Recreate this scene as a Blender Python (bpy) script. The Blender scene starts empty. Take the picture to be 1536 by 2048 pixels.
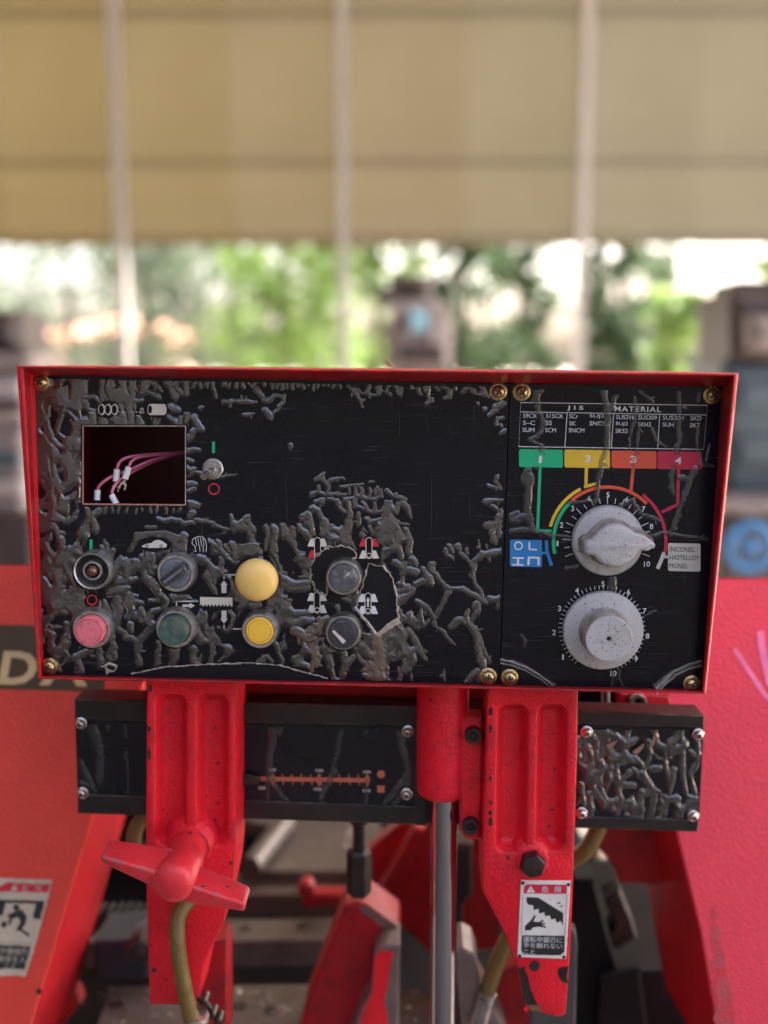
import bpy, bmesh, math, random
import numpy as np
from mathutils import Vector, Matrix
from mathutils.geometry import tessellate_polygon
random.seed(7); rng = np.random.default_rng(7)
R = math.radians
V3 = Vector
scene = bpy.context.scene
col = scene.collection

# ------------------------------------------------------------------ camera
F = 2083.0                      # focal length in photograph pixels (1536 x 2048)
PITCH = R(8.0)
CAM = V3((0, 0, 1.25))
AXR = V3((1, 0, 0)); AXU = V3((0, math.sin(PITCH), math.cos(PITCH))); AXF = V3((0, math.cos(PITCH), -math.sin(PITCH)))
cd = bpy.data.cameras.new('camera'); cam = bpy.data.objects.new('camera', cd); col.objects.link(cam)
cam.location = CAM; cam.rotation_euler = (R(90) - PITCH, 0, 0)
cd.sensor_fit = 'VERTICAL'; cd.sensor_height = 36; cd.lens = 36 * F / 2048
cd.clip_start = 0.02; cd.clip_end = 500
cd.dof.use_dof = True; cd.dof.focus_distance = 0.75; cd.dof.aperture_fstop = 2.4
scene.camera = cam
# ------------------------------------------------------------------ light
SUN_EL, SUN_AZ = R(50), R(42)           # azimuth clockwise from +Y (beyond the sheet wall, to the right)
world = bpy.data.worlds.new('World'); scene.world = world; world.use_nodes = True
wn = world.node_tree.nodes; wl = world.node_tree.links
bg = wn['Background']; sky = wn.new('ShaderNodeTexSky'); sky.sky_type = 'NISHITA'; sky.sun_disc = False
sky.sun_elevation = SUN_EL; sky.sun_rotation = SUN_AZ; sky.air_density = 0.7; sky.dust_density = 8.0; sky.ozone_density = 0.5
wl.new(sky.outputs[0], bg.inputs[0]); bg.inputs[1].default_value = 0.15
sd = bpy.data.lights.new('sun', 'SUN'); sun = bpy.data.objects.new('sun', sd); col.objects.link(sun)
sd.energy = 3.0; sd.angle = R(0.6); sd.color = (1, 0.95, 0.88)
sdir = V3((math.sin(SUN_AZ) * math.cos(SUN_EL), math.cos(SUN_AZ) * math.cos(SUN_EL), math.sin(SUN_EL)))
sun.rotation_euler = (-sdir).to_track_quat('-Z', 'Y').to_euler(); sun.location = (2, -3, 4)
vs = scene.view_settings; vs.view_transform = 'Standard'; vs.look = 'None'; vs.gamma = 1; vs.exposure = 3.0
scene.render.engine = 'CYCLES'
scene.cycles.use_denoising = True
scene.cycles.max_bounces = 8; scene.cycles.transparent_max_bounces = 8
scene.cycles.sample_clamp_indirect = 6

# ------------------------------------------------------------------ projection helpers
def ray(px, py): return AXR * ((px - 768) / F) + AXU * (-(py - 1024) / F) + AXF
class Pl:
    """A plane in the place: origin, right U, up V, normal N (towards the viewer)."""
    def __init__(s, p, n, up):
        s.o = V3(p); s.N = V3(n).normalized(); up = V3(up)
        s.V = (up - s.N * up.dot(s.N)).normalized(); s.U = s.V.cross(s.N)
    def pt(s, px, py, h=0.0):
        d = ray(px, py); o = s.o + s.N * h
        return CAM + d * ((o - CAM).dot(s.N) / d.dot(s.N))
    def uv(s, px, py, h=0.0):
        q = s.pt(px, py, h) - s.o; return (q.dot(s.U), q.dot(s.V))
    def w(s, u, v, h=0.0): return s.o + s.U * u + s.V * v + s.N * h
    def S(s, px, py, h=0.0):
        a = s.uv(px, py, h); b = s.uv(px + 1, py, h); return math.hypot(b[0] - a[0], b[1] - a[1])
    def mat(s): return Matrix((s.U, s.V, s.N)).transposed()
MUP = (math.sin(R(1.0)), 0, math.cos(R(1.0)))
def MP(Y, tilt=0.0, yaw=-0.035): return Pl((0, Y, 1.25), (yaw, -1, tilt), MUP)
def HP(z): return Pl((0, 1, z), (0, 0, 1), (0, 1, 0))

# ------------------------------------------------------------------ mesh helpers
class M:
    def __init__(s): s.v = []; s.f = []; s.mi = []
    def add(s, vs, fs, mi=0):
        b = len(s.v); s.v += [tuple(p) for p in vs]; s.f += [tuple(i + b for i in f) for f in fs]; s.mi += [mi] * len(fs)
        return s
def obj(name, m, mats, parent=None, sharp=32, origin=None, label=None):
    if not isinstance(mats, (list, tuple)): mats = [mats]
    vs = np.array(m.v, dtype=float)
    c = (vs.min(0) + vs.max(0)) / 2 if origin is None else np.array(origin)
    me = bpy.data.meshes.new(name); me.from_pydata((vs - c).tolist(), [], m.f)
    for mt in mats: me.materials.append(mt)
    if len(mats) > 1: me.polygons.foreach_set('material_index', m.mi)
    me.polygons.foreach_set('use_smooth', [True] * len(me.polygons)); me.update()
    bm = bmesh.new(); bm.from_mesh(me); bmesh.ops.remove_doubles(bm, verts=bm.verts, dist=1e-6)
    bmesh.ops.recalc_face_normals(bm, faces=bm.faces) if len(bm.faces) < 60000 else None
    bm.to_mesh(me); bm.free()
    if sharp < 180: me.set_sharp_from_angle(angle=R(sharp))
    o = bpy.data.objects.new(name, me); col.objects.link(o)
    wc = V3(c)
    if parent is not None: o.parent = parent; o.location = wc - wpos(parent)
    else: o.location = wc
    if label: o['label'] = label
    return o
def wpos(o):
    p = V3(o.location)
    while o.parent: o = o.parent; p = p + V3(o.location)
    return p
def tag(o, label, cat, group=None, kind=None):
    o['label'] = label; o['category'] = cat
    if group: o['group'] = group
    if kind: o['kind'] = kind
    return o
def thing(name, label, cat, loc, group=None):
    o = bpy.data.objects.new(name, None); col.objects.link(o); o.location = loc; o.empty_display_size = 0.05
    return tag(o, label, cat, group)
def part_empty(name, parent, loc, label=None):
    o = bpy.data.objects.new(name, None); col.objects.link(o); o.parent = parent; o.location = V3(loc) - wpos(parent); o.empty_display_size = 0.02
    if label: o['label'] = label
    return o
def dup(o, parent, loc, rot=None, label=None):
    c = o.copy(); col.objects.link(c); c.parent = parent; c.location = V3(loc) - (wpos(parent) if parent else V3())
    if rot is not None: c.rotation_euler = rot
    if label: c['label'] = label
    return c
def area(p): return 0.5 * sum(p[i][0] * p[(i + 1) % len(p)][1] - p[(i + 1) % len(p)][0] * p[i][1] for i in range(len(p)))
def ccw(p): p = [tuple(q) for q in p]; return p if area(p) > 0 else p[::-1]
def offset(p, d):
    """shrink a ccw polygon by d"""
    n = len(p); out = []
    for i in range(n):
        a = V3((*p[i - 1], 0)); b = V3((*p[i], 0)); c = V3((*p[(i + 1) % n], 0))
        e1 = (b - a); e2 = (c - b)
        if e1.length < 1e-9 or e2.length < 1e-9: out.append(p[i]); continue
        e1.normalize(); e2.normalize()
        n1 = V3((-e1.y, e1.x, 0)); n2 = V3((-e2.y, e2.x, 0)); m = n1 + n2
        if m.length < 1e-6: out.append(p[i]); continue
        m.normalize(); k = min(2.5, 1 / max(0.2, m.dot(n1)))
        out.append((b.x + m.x * d * k, b.y + m.y * d * k))
    return out
def tess(loops):
    pts = [q for l in loops for q in l]
    tr = tessellate_polygon([[V3((*q, 0)) for q in l] for l in loops])
    return pts, tr
def prism(m, pl, pts, h1, h0, bev=0.0, holes=(), mi=0, local=False, href=None):
    """polygon (pixels, read on the plane at height href/h1) from height h0 up to h1; holes go right through"""
    hr = h1 if href is None else href
    L = ccw(pts if local else [pl.uv(x, y, hr) for x, y in pts])
    H = [ccw(q if local else [pl.uv(x, y, hr) for x, y in q])[::-1] for q in holes]
    fr = offset(L, bev) if bev else L
    p2, tr = tess([fr] + H)
    m.add([pl.w(u, v, h1) for u, v in p2], tr, mi)
    p2, tr = tess([L] + H)
    m.add([pl.w(u, v, h0) for u, v in p2], [t[::-1] for t in tr], mi)
    rings = [(fr, h1)] + ([(L, h1 - bev)] if bev else []) + [(L, h0)]
    for (a, ha), (b, hb) in zip(rings, rings[1:]):
        n = len(a)
        m.add([pl.w(u, v, ha) for u, v in a] + [pl.w(u, v, hb) for u, v in b], [(i, n + i, n + (i + 1) % n, (i + 1) % n) for i in range(n)], mi)
    for q in H:
        n = len(q)
        m.add([pl.w(u, v, h1) for u, v in q] + [pl.w(u, v, h0) for u, v in q], [(i, n + i, n + (i + 1) % n, (i + 1) % n) for i in range(n)], mi)
    return m
def flat(m, pl, pts, h, mi=0, local=False, holes=()):
    L = ccw(pts if local else [pl.uv(x, y, h) for x, y in pts])
    H = [ccw(q if local else [pl.uv(x, y, h) for x, y in q])[::-1] for q in holes]
    p2, tr = tess([L] + H); m.add([pl.w(u, v, h) for u, v in p2], tr, mi); return m
def circ(cx, cy, r, n=32, a0=0, a1=360, ry=None):
    ry = r if ry is None else ry
    full = abs(a1 - a0 - 360) < 1e-6
    return [(cx + r * math.cos(R(a0 + (a1 - a0) * i / (n if full else n - 1))), cy + ry * math.sin(R(a0 + (a1 - a0) * i / (n if full else n - 1)))) for i in range(n)]
def rrect(x0, y0, x1, y1, r, n=6, shear=0.0):
    pts = []
    for cx, cy, a in ((x1 - r, y1 - r, 0), (x0 + r, y1 - r, 90), (x0 + r, y0 + r, 180), (x1 - r, y0 + r, 270)):
        for i in range(n + 1): pts.append((cx + r * math.cos(R(a + 90 * i / n)), cy + r * math.sin(R(a + 90 * i / n))))
    return [(x + shear * (y - y0), y) for x, y in pts]
def rough(pts, amp, step=6, closed=True, seed=1):
    r = random.Random(seed); out = []
    n = len(pts)
    for i in range(n if closed else n - 1):
        a = pts[i]; b = pts[(i + 1) % n]; L = math.hypot(b[0] - a[0], b[1] - a[1]); k = max(1, int(L / step))
        for j in range(k):
            t = j / k; out.append((a[0] + (b[0] - a[0]) * t + r.uniform(-amp, amp), a[1] + (b[1] - a[1]) * t + r.uniform(-amp, amp)))
    if not closed: out.append(pts[-1])
    return out
def ribbon(m, pl, pts, wpx, h, mi=0, closed=False, thick=0.0, w1=None):
    n = len(pts); quads = []
    idx = range(n)
    L = []; Rr = []
    for i in idx:
        a = pts[i - 1] if (i > 0 or closed) else pts[i]; b = pts[(i + 1) % n] if (i < n - 1 or closed) else pts[i]
        d = (b[0] - a[0], b[1] - a[1]); l = math.hypot(*d) or 1
        ww = wpx if w1 is None else wpx + (w1 - wpx) * i / max(1, n - 1)
        nx, ny = -d[1] / l * ww / 2, d[0] / l * ww / 2
        L.append((pts[i][0] + nx, pts[i][1] + ny)); Rr.append((pts[i][0] - nx, pts[i][1] - ny))
    k = n if closed else n - 1
    P = [pl.pt(x, y, h) for x, y in L] + [pl.pt(x, y, h) for x, y in Rr]
    m.add(P, [(i, n + i, n + (i + 1) % n, (i + 1) % n) for i in range(k)], mi)
    if thick:
        mid = [pl.pt(x, y, h + thick) for x, y in pts]
        # a raised roof-shaped edge
        m.v = m.v[:-2 * n]; m.f = m.f[:-k]; m.mi = m.mi[:-k]
        m.add(P + mid, [(i, 2 * n + i, 2 * n + (i + 1) % n, (i + 1) % n) for i in range(k)] + [(2 * n + i, n + i, n + (i + 1) % n, 2 * n + (i + 1) % n) for i in range(k)], mi)
    return m
def lathe(m, pl, cuv, prof, seg=40, mi=0, a0=0, cap0=True, cap1=True, scale=(1, 1), rot=0):
    """profile [(r,h)] round the plane normal at local point cuv"""
    u0, v0 = cuv; vs = []
    for r, h in prof:
        for i in range(seg):
            a = 2 * math.pi * i / seg + a0; vs.append(pl.w(u0 + r * math.cos(a) * scale[0], v0 + r * math.sin(a) * scale[1], h))
    fs = []
    for j in range(len(prof) - 1):
        for i in range(seg):
            k = (i + 1) % seg; fs.append((j * seg + i, j * seg + k, (j + 1) * seg + k, (j + 1) * seg + i))
    if cap0: fs.append(tuple(range(seg))[::-1])
    if cap1: fs.append(tuple((len(prof) - 1) * seg + i for i in range(seg)))
    m.add(vs, fs, mi); return m
def smooth_path(pts, k=8):
    P = [V3(p) for p in pts]; out = []
    for i in range(len(P) - 1):
        p0 = P[max(0, i - 1)]; p1 = P[i]; p2 = P[i + 1]; p3 = P[min(len(P) - 1, i + 2)]
        for j in range(k):
            t = j / k; out.append(0.5 * ((2 * p1) + (p2 - p0) * t + (2 * p0 - 5 * p1 + 4 * p2 - p3) * t * t + (3 * p1 - p0 - 3 * p2 + p3) * t ** 3))
    out.append(P[-1]); return out
def tube(m, pts, r, seg=14, k=8, mi=0, cap=True, rfun=None):
    P = smooth_path(pts, k) if k > 1 else [V3(p) for p in pts]
    n = len(P); T = [(P[min(n - 1, i + 1)] - P[max(0, i - 1)]).normalized() for i in range(n)]
    a = V3((0, 0, 1)) if abs(T[0].z) < 0.9 else V3((1, 0, 0)); nrm = (a - T[0] * a.dot(T[0])).normalized(); vs = []
    for i in range(n):
        nrm = (nrm - T[i] * nrm.dot(T[i])).normalized(); b = T[i].cross(nrm)
        rr = r if rfun is None else rfun(i / (n - 1))
        for j in range(seg):
            an = 2 * math.pi * j / seg; vs.append(P[i] + (nrm * math.cos(an) + b * math.sin(an)) * rr)
    fs = [(i * seg + j, i * seg + (j + 1) % seg, (i + 1) * seg + (j + 1) % seg, (i + 1) * seg + j) for i in range(n - 1) for j in range(seg)]
    if cap: fs += [tuple(range(seg))[::-1], tuple((n - 1) * seg + j for j in range(seg))]
    m.add(vs, fs, mi); return m
def box(m, lo, hi, mi=0):
    x0, y0, z0 = lo; x1, y1, z1 = hi
    m.add([(x0, y0, z0), (x1, y0, z0), (x1, y1, z0), (x0, y1, z0), (x0, y0, z1), (x1, y0, z1), (x1, y1, z1), (x0, y1, z1)],
          [(3, 2, 1, 0), (4, 5, 6, 7), (0, 1, 5, 4), (1, 2, 6, 5), (2, 3, 7, 6), (3, 0, 4, 7)], mi); return m
_fonts = {}
def txt(m, pl, s, px, py, hpx, h, mi=0, wpx=None, bold=0.0, space=1.0, slant=0.0, ang=0.0):
    """text centred at pixel (px,py); hpx = height of the ink, wpx = width of the ink"""
    key = (s, bold, space)
    if key not in _fonts:
        c = bpy.data.curves.new('lettering', 'FONT'); c.body = s; c.size = 1; c.offset = bold; c.space_character = space; c.resolution_u = 3
        o = bpy.data.objects.new('lettering', c); col.objects.link(o)
        dg = bpy.context.evaluated_depsgraph_get(); dg.update()
        me = bpy.data.meshes.new_from_object(o.evaluated_get(dg))
        vs = [(v.co.x, v.co.y) for v in me.vertices]; fs = [tuple(p.vertices) for p in me.polygons]
        bpy.data.objects.remove(o); bpy.data.curves.remove(c); bpy.data.meshes.remove(me); _fonts[key] = (vs, fs)
    vs, fs = _fonts[key]
    if not vs: return m
    x0 = min(v[0] for v in vs); x1 = max(v[0] for v in vs); y0 = min(v[1] for v in vs); y1 = max(v[1] for v in vs)
    S = pl.S(px, py, h); ky = hpx * S / (y1 - y0); kx = ky if wpx is None else wpx * S / (x1 - x0)
    cu, cv = pl.uv(px, py, h); ca, sa = math.cos(R(ang)), math.sin(R(ang)); out = []
    for x, y in vs:
        a = (x - (x0 + x1) / 2) * kx; b = (y - (y0 + y1) / 2) * ky; a += slant * b
        out.append(pl.w(cu + a * ca - b * sa, cv + a * sa + b * ca, h))
    m.add(out, fs, mi); return m

# ------------------------------------------------------------------ materials
def mat(name, c, rough=0.5, metal=0.0, spec=0.5, var=0.15, vscale=30, bump=0.0, bscale=250, bdet=2, rvar=0.1,
        edge=None, chips=None, dirt=None, bevel=0.0, coat=0.0, stretch=None, scratch=0.0):
    mt = bpy.data.materials.new(name); mt.use_nodes = True; nt = mt.node_tree; N = nt.nodes; L = nt.links
    b = N['Principled BSDF']; b.inputs['Roughness'].default_value = rough; b.inputs['Metallic'].default_value = metal
    b.inputs['Specular IOR Level'].default_value = spec; b.inputs['Coat Weight'].default_value = coat; b.inputs['Coat Roughness'].default_value = 0.07; b.inputs['Coat IOR'].default_value = 1.6
    tc = N.new('ShaderNodeTexCoord'); vec = tc.outputs['Object']
    if stretch:
        mp = N.new('ShaderNodeMapping'); mp.inputs['Scale'].default_value = stretch; L.new(vec, mp.inputs[0]); svec = mp.outputs[0]
    else: svec = vec
    def noise(scale, det=3, v=None, ro=0.6):
        n = N.new('ShaderNodeTexNoise'); n.inputs['Scale'].default_value = scale; n.inputs['Detail'].default_value = det; n.inputs['Roughness'].default_value = ro
        L.new(v or vec, n.inputs['Vector']); return n.outputs[0]
    def ramp(src, lo, hi):
        r = N.new('ShaderNodeMapRange'); r.inputs[1].default_value = lo; r.inputs[2].default_value = hi; L.new(src, r.inputs[0]); return r.outputs[0]
    def math_(op, a, bb):
        n = N.new('ShaderNodeMath'); n.operation = op
        for i, q in enumerate((a, bb)):
            if isinstance(q, (int, float)): n.inputs[i].default_value = q
            else: L.new(q, n.inputs[i])
        return n.outputs[0]
    def mix(f, a, bb):
        n = N.new('ShaderNodeMix'); n.data_type = 'RGBA'; L.new(f, n.inputs[0])
        for i, q in ((6, a), (7, bb)):
            if isinstance(q, (tuple, list)): n.inputs[i].default_value = (*q, 1)
            else: L.new(q, n.inputs[i])
        return n.outputs[2]
    n1 = noise(vscale, 4, svec)
    colr = mix(ramp(n1, 0.3, 0.7), tuple(x * (1 - var) for x in c), tuple(min(1, x * (1 + var)) for x in c))
    rsock = math_('ADD', rough - rvar / 2, math_('MULTIPLY', noise(vscale * 2.3, 4, svec), rvar))
    msock = metal
    if dirt:
        dc, ds, lo, hi = dirt; colr = mix(ramp(noise(ds, 5), lo, hi), colr, dc)
    if scratch:
        sv = N.new('ShaderNodeMapping'); sv.inputs['Scale'].default_value = (6, 900, 900); sv.inputs['Rotation'].default_value = (0, R(3), 0); L.new(vec, sv.inputs[0])
        sc1 = ramp(noise(1.0, 3, sv.outputs[0]), 0.62, 0.8); colr = mix(math_('MULTIPLY', sc1, scratch), colr, (0.10, 0.10, 0.11))
        sv2 = N.new('ShaderNodeMapping'); sv2.inputs['Scale'].default_value = (900, 900, 14); sv2.inputs['Rotation'].default_value = (0, R(35), 0); L.new(vec, sv2.inputs[0])
        sc2 = ramp(noise(1.0, 2, sv2.outputs[0]), 0.70, 0.78); colr = mix(math_('MULTIPLY', sc2, scratch * 0.6), colr, (0.14, 0.13, 0.13))
    mask = None
    if edge:
        ec, er, amt = edge
        bv = N.new('ShaderNodeBevel'); bv.samples = 4; bv.inputs[0].default_value = er
        ge = N.new('ShaderNodeNewGeometry'); dt = N.new('ShaderNodeVectorMath'); dt.operation = 'DOT_PRODUCT'
        L.new(bv.outputs[0], dt.inputs[0]); L.new(ge.outputs['Normal'], dt.inputs[1])
        e = math_('SUBTRACT', 1.0, dt.outputs['Value'])
        e = math_('MULTIPLY', e, ramp(noise(70, 4), 0.45, 0.62))
        mask = ramp(e, 0.02 / amt, 0.05 / amt)
        colr = mix(mask, colr, ec)
    if chips:
        cc, cs, th = chips; m2 = ramp(noise(cs, 2, ro=0.5), th, th + 0.012); colr = mix(m2, colr, cc)
    L.new(colr, b.inputs['Base Color']); L.new(rsock, b.inputs['Roughness'])
    nsock = None
    if bevel:
        bv2 = N.new('ShaderNodeBevel'); bv2.samples = 4; bv2.inputs[0].default_value = bevel; nsock = bv2.outputs[0]
    if bump:
        bp = N.new('ShaderNodeBump'); bp.inputs['Strength'].default_value = bump; bp.inputs['Distance'].default_value = 0.001
        L.new(noise(bscale, bdet, svec if stretch else vec, 0.5), bp.inputs['Height'])
        if nsock: L.new(nsock, bp.inputs['Normal'])
        nsock = bp.outputs[0]
    if nsock: L.new(nsock, b.inputs['Normal'])
    return mt
DARKCHIP = (0.035, 0.028, 0.026)
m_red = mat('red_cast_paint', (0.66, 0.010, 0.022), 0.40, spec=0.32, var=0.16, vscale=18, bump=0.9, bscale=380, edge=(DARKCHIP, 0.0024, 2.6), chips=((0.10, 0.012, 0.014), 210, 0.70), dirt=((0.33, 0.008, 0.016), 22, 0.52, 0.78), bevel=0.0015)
m_redshade = mat('shaded_red_paint', (0.34, 0.008, 0.013), 0.42, spec=0.3, var=0.25, vscale=20, bump=0.8, bscale=380, edge=(DARKCHIP, 0.0024, 2.6), chips=(DARKCHIP, 190, 0.69), dirt=((0.10, 0.006, 0.008), 18, 0.48, 0.75), bevel=0.0015)  # red darkened throughout to stand for the shade under the box
m_redbox = mat('red_box_paint', (0.55, 0.010, 0.018), 0.40, var=0.15, vscale=30, bump=0.35, bscale=600, edge=(DARKCHIP, 0.0014, 1.2), bevel=0.0008)
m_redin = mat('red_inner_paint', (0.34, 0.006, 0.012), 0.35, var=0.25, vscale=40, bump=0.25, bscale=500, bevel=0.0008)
m_handle = mat('red_worn_paint', (0.60, 0.025, 0.035), 0.42, var=0.2, vscale=40, bump=0.4, bscale=500, edge=((0.13, 0.11, 0.11), 0.004, 3.0), chips=(DARKCHIP, 160, 0.69), bevel=0.002)
m_side = mat('shaded_side_paint', (0.40, 0.008, 0.014), 0.42, spec=0.3, var=0.2, vscale=14, bump=0.5, bscale=330, dirt=((0.16, 0.006, 0.010), 9, 0.5, 0.75), bevel=0.002)  # deeper red puts the shade of the covers' inner sides into the paint
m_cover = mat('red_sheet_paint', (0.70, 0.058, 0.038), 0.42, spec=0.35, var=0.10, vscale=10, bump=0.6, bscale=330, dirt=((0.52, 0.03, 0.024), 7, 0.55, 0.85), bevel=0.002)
m_cover2 = mat('red_sheet_paint_sheen', (0.72, 0.040, 0.070), 0.36, var=0.06, vscale=10, bump=0.8, bscale=330, bevel=0.002)  # pinker red carries the sky's sheen in its base colour
m_film = mat('black_film_panel', (0.0050, 0.0050, 0.0080), 0.24, spec=0.22, var=0.25, vscale=14, rvar=0.12, scratch=0.55)
m_black = mat('black_void_paint', (0.004, 0.004, 0.006), 0.5, spec=0.3)
m_steelblk = mat('blackened_steel', (0.017, 0.012, 0.011), 0.42, metal=0.0, spec=0.35, var=0.3, vscale=20, bump=0.15, bscale=500, edge=((0.12, 0.09, 0.075), 0.0012, 0.9), dirt=((0.036, 0.021, 0.014), 25, 0.5, 0.8), bevel=0.0008)
m_steel = mat('worn_steel', (0.42, 0.40, 0.38), 0.32, metal=0.9, var=0.25, vscale=80, dirt=((0.09, 0.065, 0.05), 160, 0.48, 0.75), rvar=0.3, bevel=0.0006)
m_bezel = mat('dull_nickel', (0.48, 0.46, 0.44), 0.36, metal=0.85, var=0.25, vscale=120, dirt=((0.15, 0.11, 0.09), 240, 0.50, 0.72), rvar=0.3)
m_brass = mat('yellow_zinc_screw', (0.55, 0.40, 0.20), 0.28, metal=0.95, var=0.25, vscale=200, dirt=((0.12, 0.08, 0.04), 300, 0.55, 0.8), rvar=0.2)
m_slot = mat('screw_slot_dark', (0.02, 0.015, 0.01), 0.7)
m_nickel = mat('nickel_screw', (0.60, 0.56, 0.50), 0.25, metal=0.95, var=0.25, vscale=200, dirt=((0.15, 0.11, 0.08), 300, 0.55, 0.8))
m_chrome = mat('chrome_rod', (0.50, 0.50, 0.52), 0.07, metal=1.0, var=0.1, vscale=60, rvar=0.05, dirt=((0.06, 0.055, 0.055), 90, 0.62, 0.85), stretch=(1, 1, 0.15))
m_knob = mat('grey_knob_speckled', (0.40, 0.385, 0.375), 0.50, var=0.12, vscale=900, bump=0.25, bscale=900, dirt=((0.24, 0.18, 0.13), 45, 0.56, 0.85), chips=((0.15, 0.125, 0.11), 620, 0.655), bevel=0.0008)
m_dialcap = mat('grimy_knob_neck', (0.34, 0.31, 0.28), 0.55, var=0.2, vscale=200, bump=0.3, bscale=900, dirt=((0.13, 0.085, 0.05), 70, 0.40, 0.66), chips=((0.10, 0.08, 0.07), 500, 0.66), bevel=0.0008)
m_bolt = mat('black_oxide_bolt', (0.05, 0.038, 0.035), 0.42, metal=0.7, var=0.3, vscale=200, bump=0.3, bscale=600, bevel=0.001)
m_pink = mat('pink_plastic', (0.70, 0.155, 0.19), 0.45, var=0.1, vscale=120, dirt=((0.30, 0.10, 0.11), 260, 0.50, 0.72))
m_greenb = mat('green_plastic_dirty', (0.030, 0.085, 0.070), 0.45, var=0.25, vscale=150, dirt=((0.13, 0.13, 0.10), 130, 0.42, 0.70))
m_yellow = mat('yellow_plastic', (0.82, 0.48, 0.045), 0.42, var=0.08, vscale=150, dirt=((0.62, 0.38, 0.10), 300, 0.55, 0.8))
m_yel2 = mat('pale_yellow_plastic', (0.80, 0.53, 0.16), 0.40, var=0.08, vscale=50, dirt=((0.72, 0.44, 0.10), 40, 0.45, 0.75))
m_selblue = mat('blue_grey_plastic', (0.13, 0.14, 0.17), 0.42, var=0.3, vscale=180, dirt=((0.28, 0.27, 0.26), 260, 0.50, 0.75))
m_selblk = mat('dark_grey_plastic', (0.030, 0.030, 0.034), 0.45, var=0.2, vscale=150, dirt=((0.085, 0.08, 0.075), 200, 0.52, 0.75))
m_selworn = mat('scuffed_grey_plastic', (0.075, 0.075, 0.078), 0.6, var=0.3, vscale=180, dirt=((0.22, 0.21, 0.20), 120, 0.52, 0.62))
m_cream = mat('cream_print', (0.56, 0.52, 0.45), 0.5, var=0.08, vscale=200)
m_white = mat('white_print', (0.62, 0.62, 0.62), 0.5, var=0.08, vscale=200)
m_pgreen = mat('green_print', (0.0, 0.36, 0.15), 0.45, var=0.06)
m_pyel = mat('yellow_print', (0.62, 0.40, 0.02), 0.45, var=0.06)
m_porg = mat('orange_print', (0.62, 0.070, 0.030), 0.45, var=0.06)
m_pcrim = mat('crimson_print', (0.50, 0.010, 0.045), 0.45, var=0.06)
m_pblue = mat('blue_print', (0.01, 0.17, 0.42), 0.45, var=0.06)
m_pred = mat('red_print', (0.52, 0.015, 0.04), 0.45, var=0.06)
m_pdk = mat('dark_print', (0.015, 0.015, 0.015), 0.5)
m_torn = mat('torn_film_edge', (0.38, 0.33, 0.27), 0.40, var=0.35, vscale=200)
m_rust = mat('rusty_grime', (0.16, 0.075, 0.035), 0.75, var=0.5, vscale=120, bump=0.6, bscale=700)
m_wire = mat('pink_wire', (0.62, 0.14, 0.24), 0.40, var=0.05)
m_sleeve = mat('white_sleeve', (0.75, 0.73, 0.70), 0.45, var=0.05)
m_hose = mat('olive_braided_hose', (0.15, 0.092, 0.018), 0.34, var=0.25, vscale=60, bump=0.8, bscale=700, dirt=((0.06, 0.04, 0.015), 60, 0.5, 0.8))
m_bulb = mat('amber_bulb', (0.10, 0.035, 0.015), 0.08, spec=0.9, var=0.1)
m_bed = mat('worn_bed_steel', (0.105, 0.085, 0.075), 0.40, metal=0.3, var=0.2, vscale=25, dirt=((0.07, 0.05, 0.04), 18, 0.5, 0.8), bump=0.1)
m_oil = mat('oily_dark_pan', (0.008, 0.007, 0.008), 0.6, spec=0.12, var=0.3, vscale=15)
m_navy = mat('dark_blue_paint', (0.006, 0.010, 0.020), 0.4, var=0.3, vscale=20)
m_jaw = mat('brown_steel_jaw', (0.16, 0.115, 0.105), 0.45, metal=0.3, var=0.2, vscale=60, bump=0.2, bscale=500, chips=((0.45, 0.40, 0.36), 380, 0.73), bevel=0.0015)
m_pipe = mat('brown_pipe', (0.16, 0.085, 0.035), 0.5, var=0.2)
def film_mat(name, c, alpha, rough=0.18):
    mt = mat(name, c, rough, coat=1.0, spec=0.9, bump=0.55, bscale=330, bdet=3, var=0.25, vscale=60, rvar=0.14, dirt=((c[0] * 1.9, c[1] * 1.75, c[2] * 1.6), 35, 0.45, 0.8))
    N = mt.node_tree.nodes; L = mt.node_tree.links; out = N['Material Output']; b = N['Principled BSDF']; b.inputs['Coat IOR'].default_value = 1.8
    tr = N.new('ShaderNodeBsdfTransparent'); mx = N.new('ShaderNodeMixShader'); mx.inputs[0].default_value = alpha
    L.new(tr.outputs[0], mx.inputs[1]); L.new(b.outputs[0], mx.inputs[2]); L.new(mx.outputs[0], out.inputs[0]); return mt
m_bub = film_mat('lifted_film', (0.023, 0.021, 0.020), 0.82, 0.12)
m_bubclear = film_mat('lifted_clear_film', (0.035, 0.034, 0.035), 0.45, 0.10)
m_curl = mat('curled_clear_film', (0.42, 0.40, 0.37), 0.15, spec=0.9, coat=1.0, var=0.35, vscale=140)
m_bubrust = film_mat('rust_stained_film', (0.075, 0.045, 0.028), 0.85, 0.35)

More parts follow.
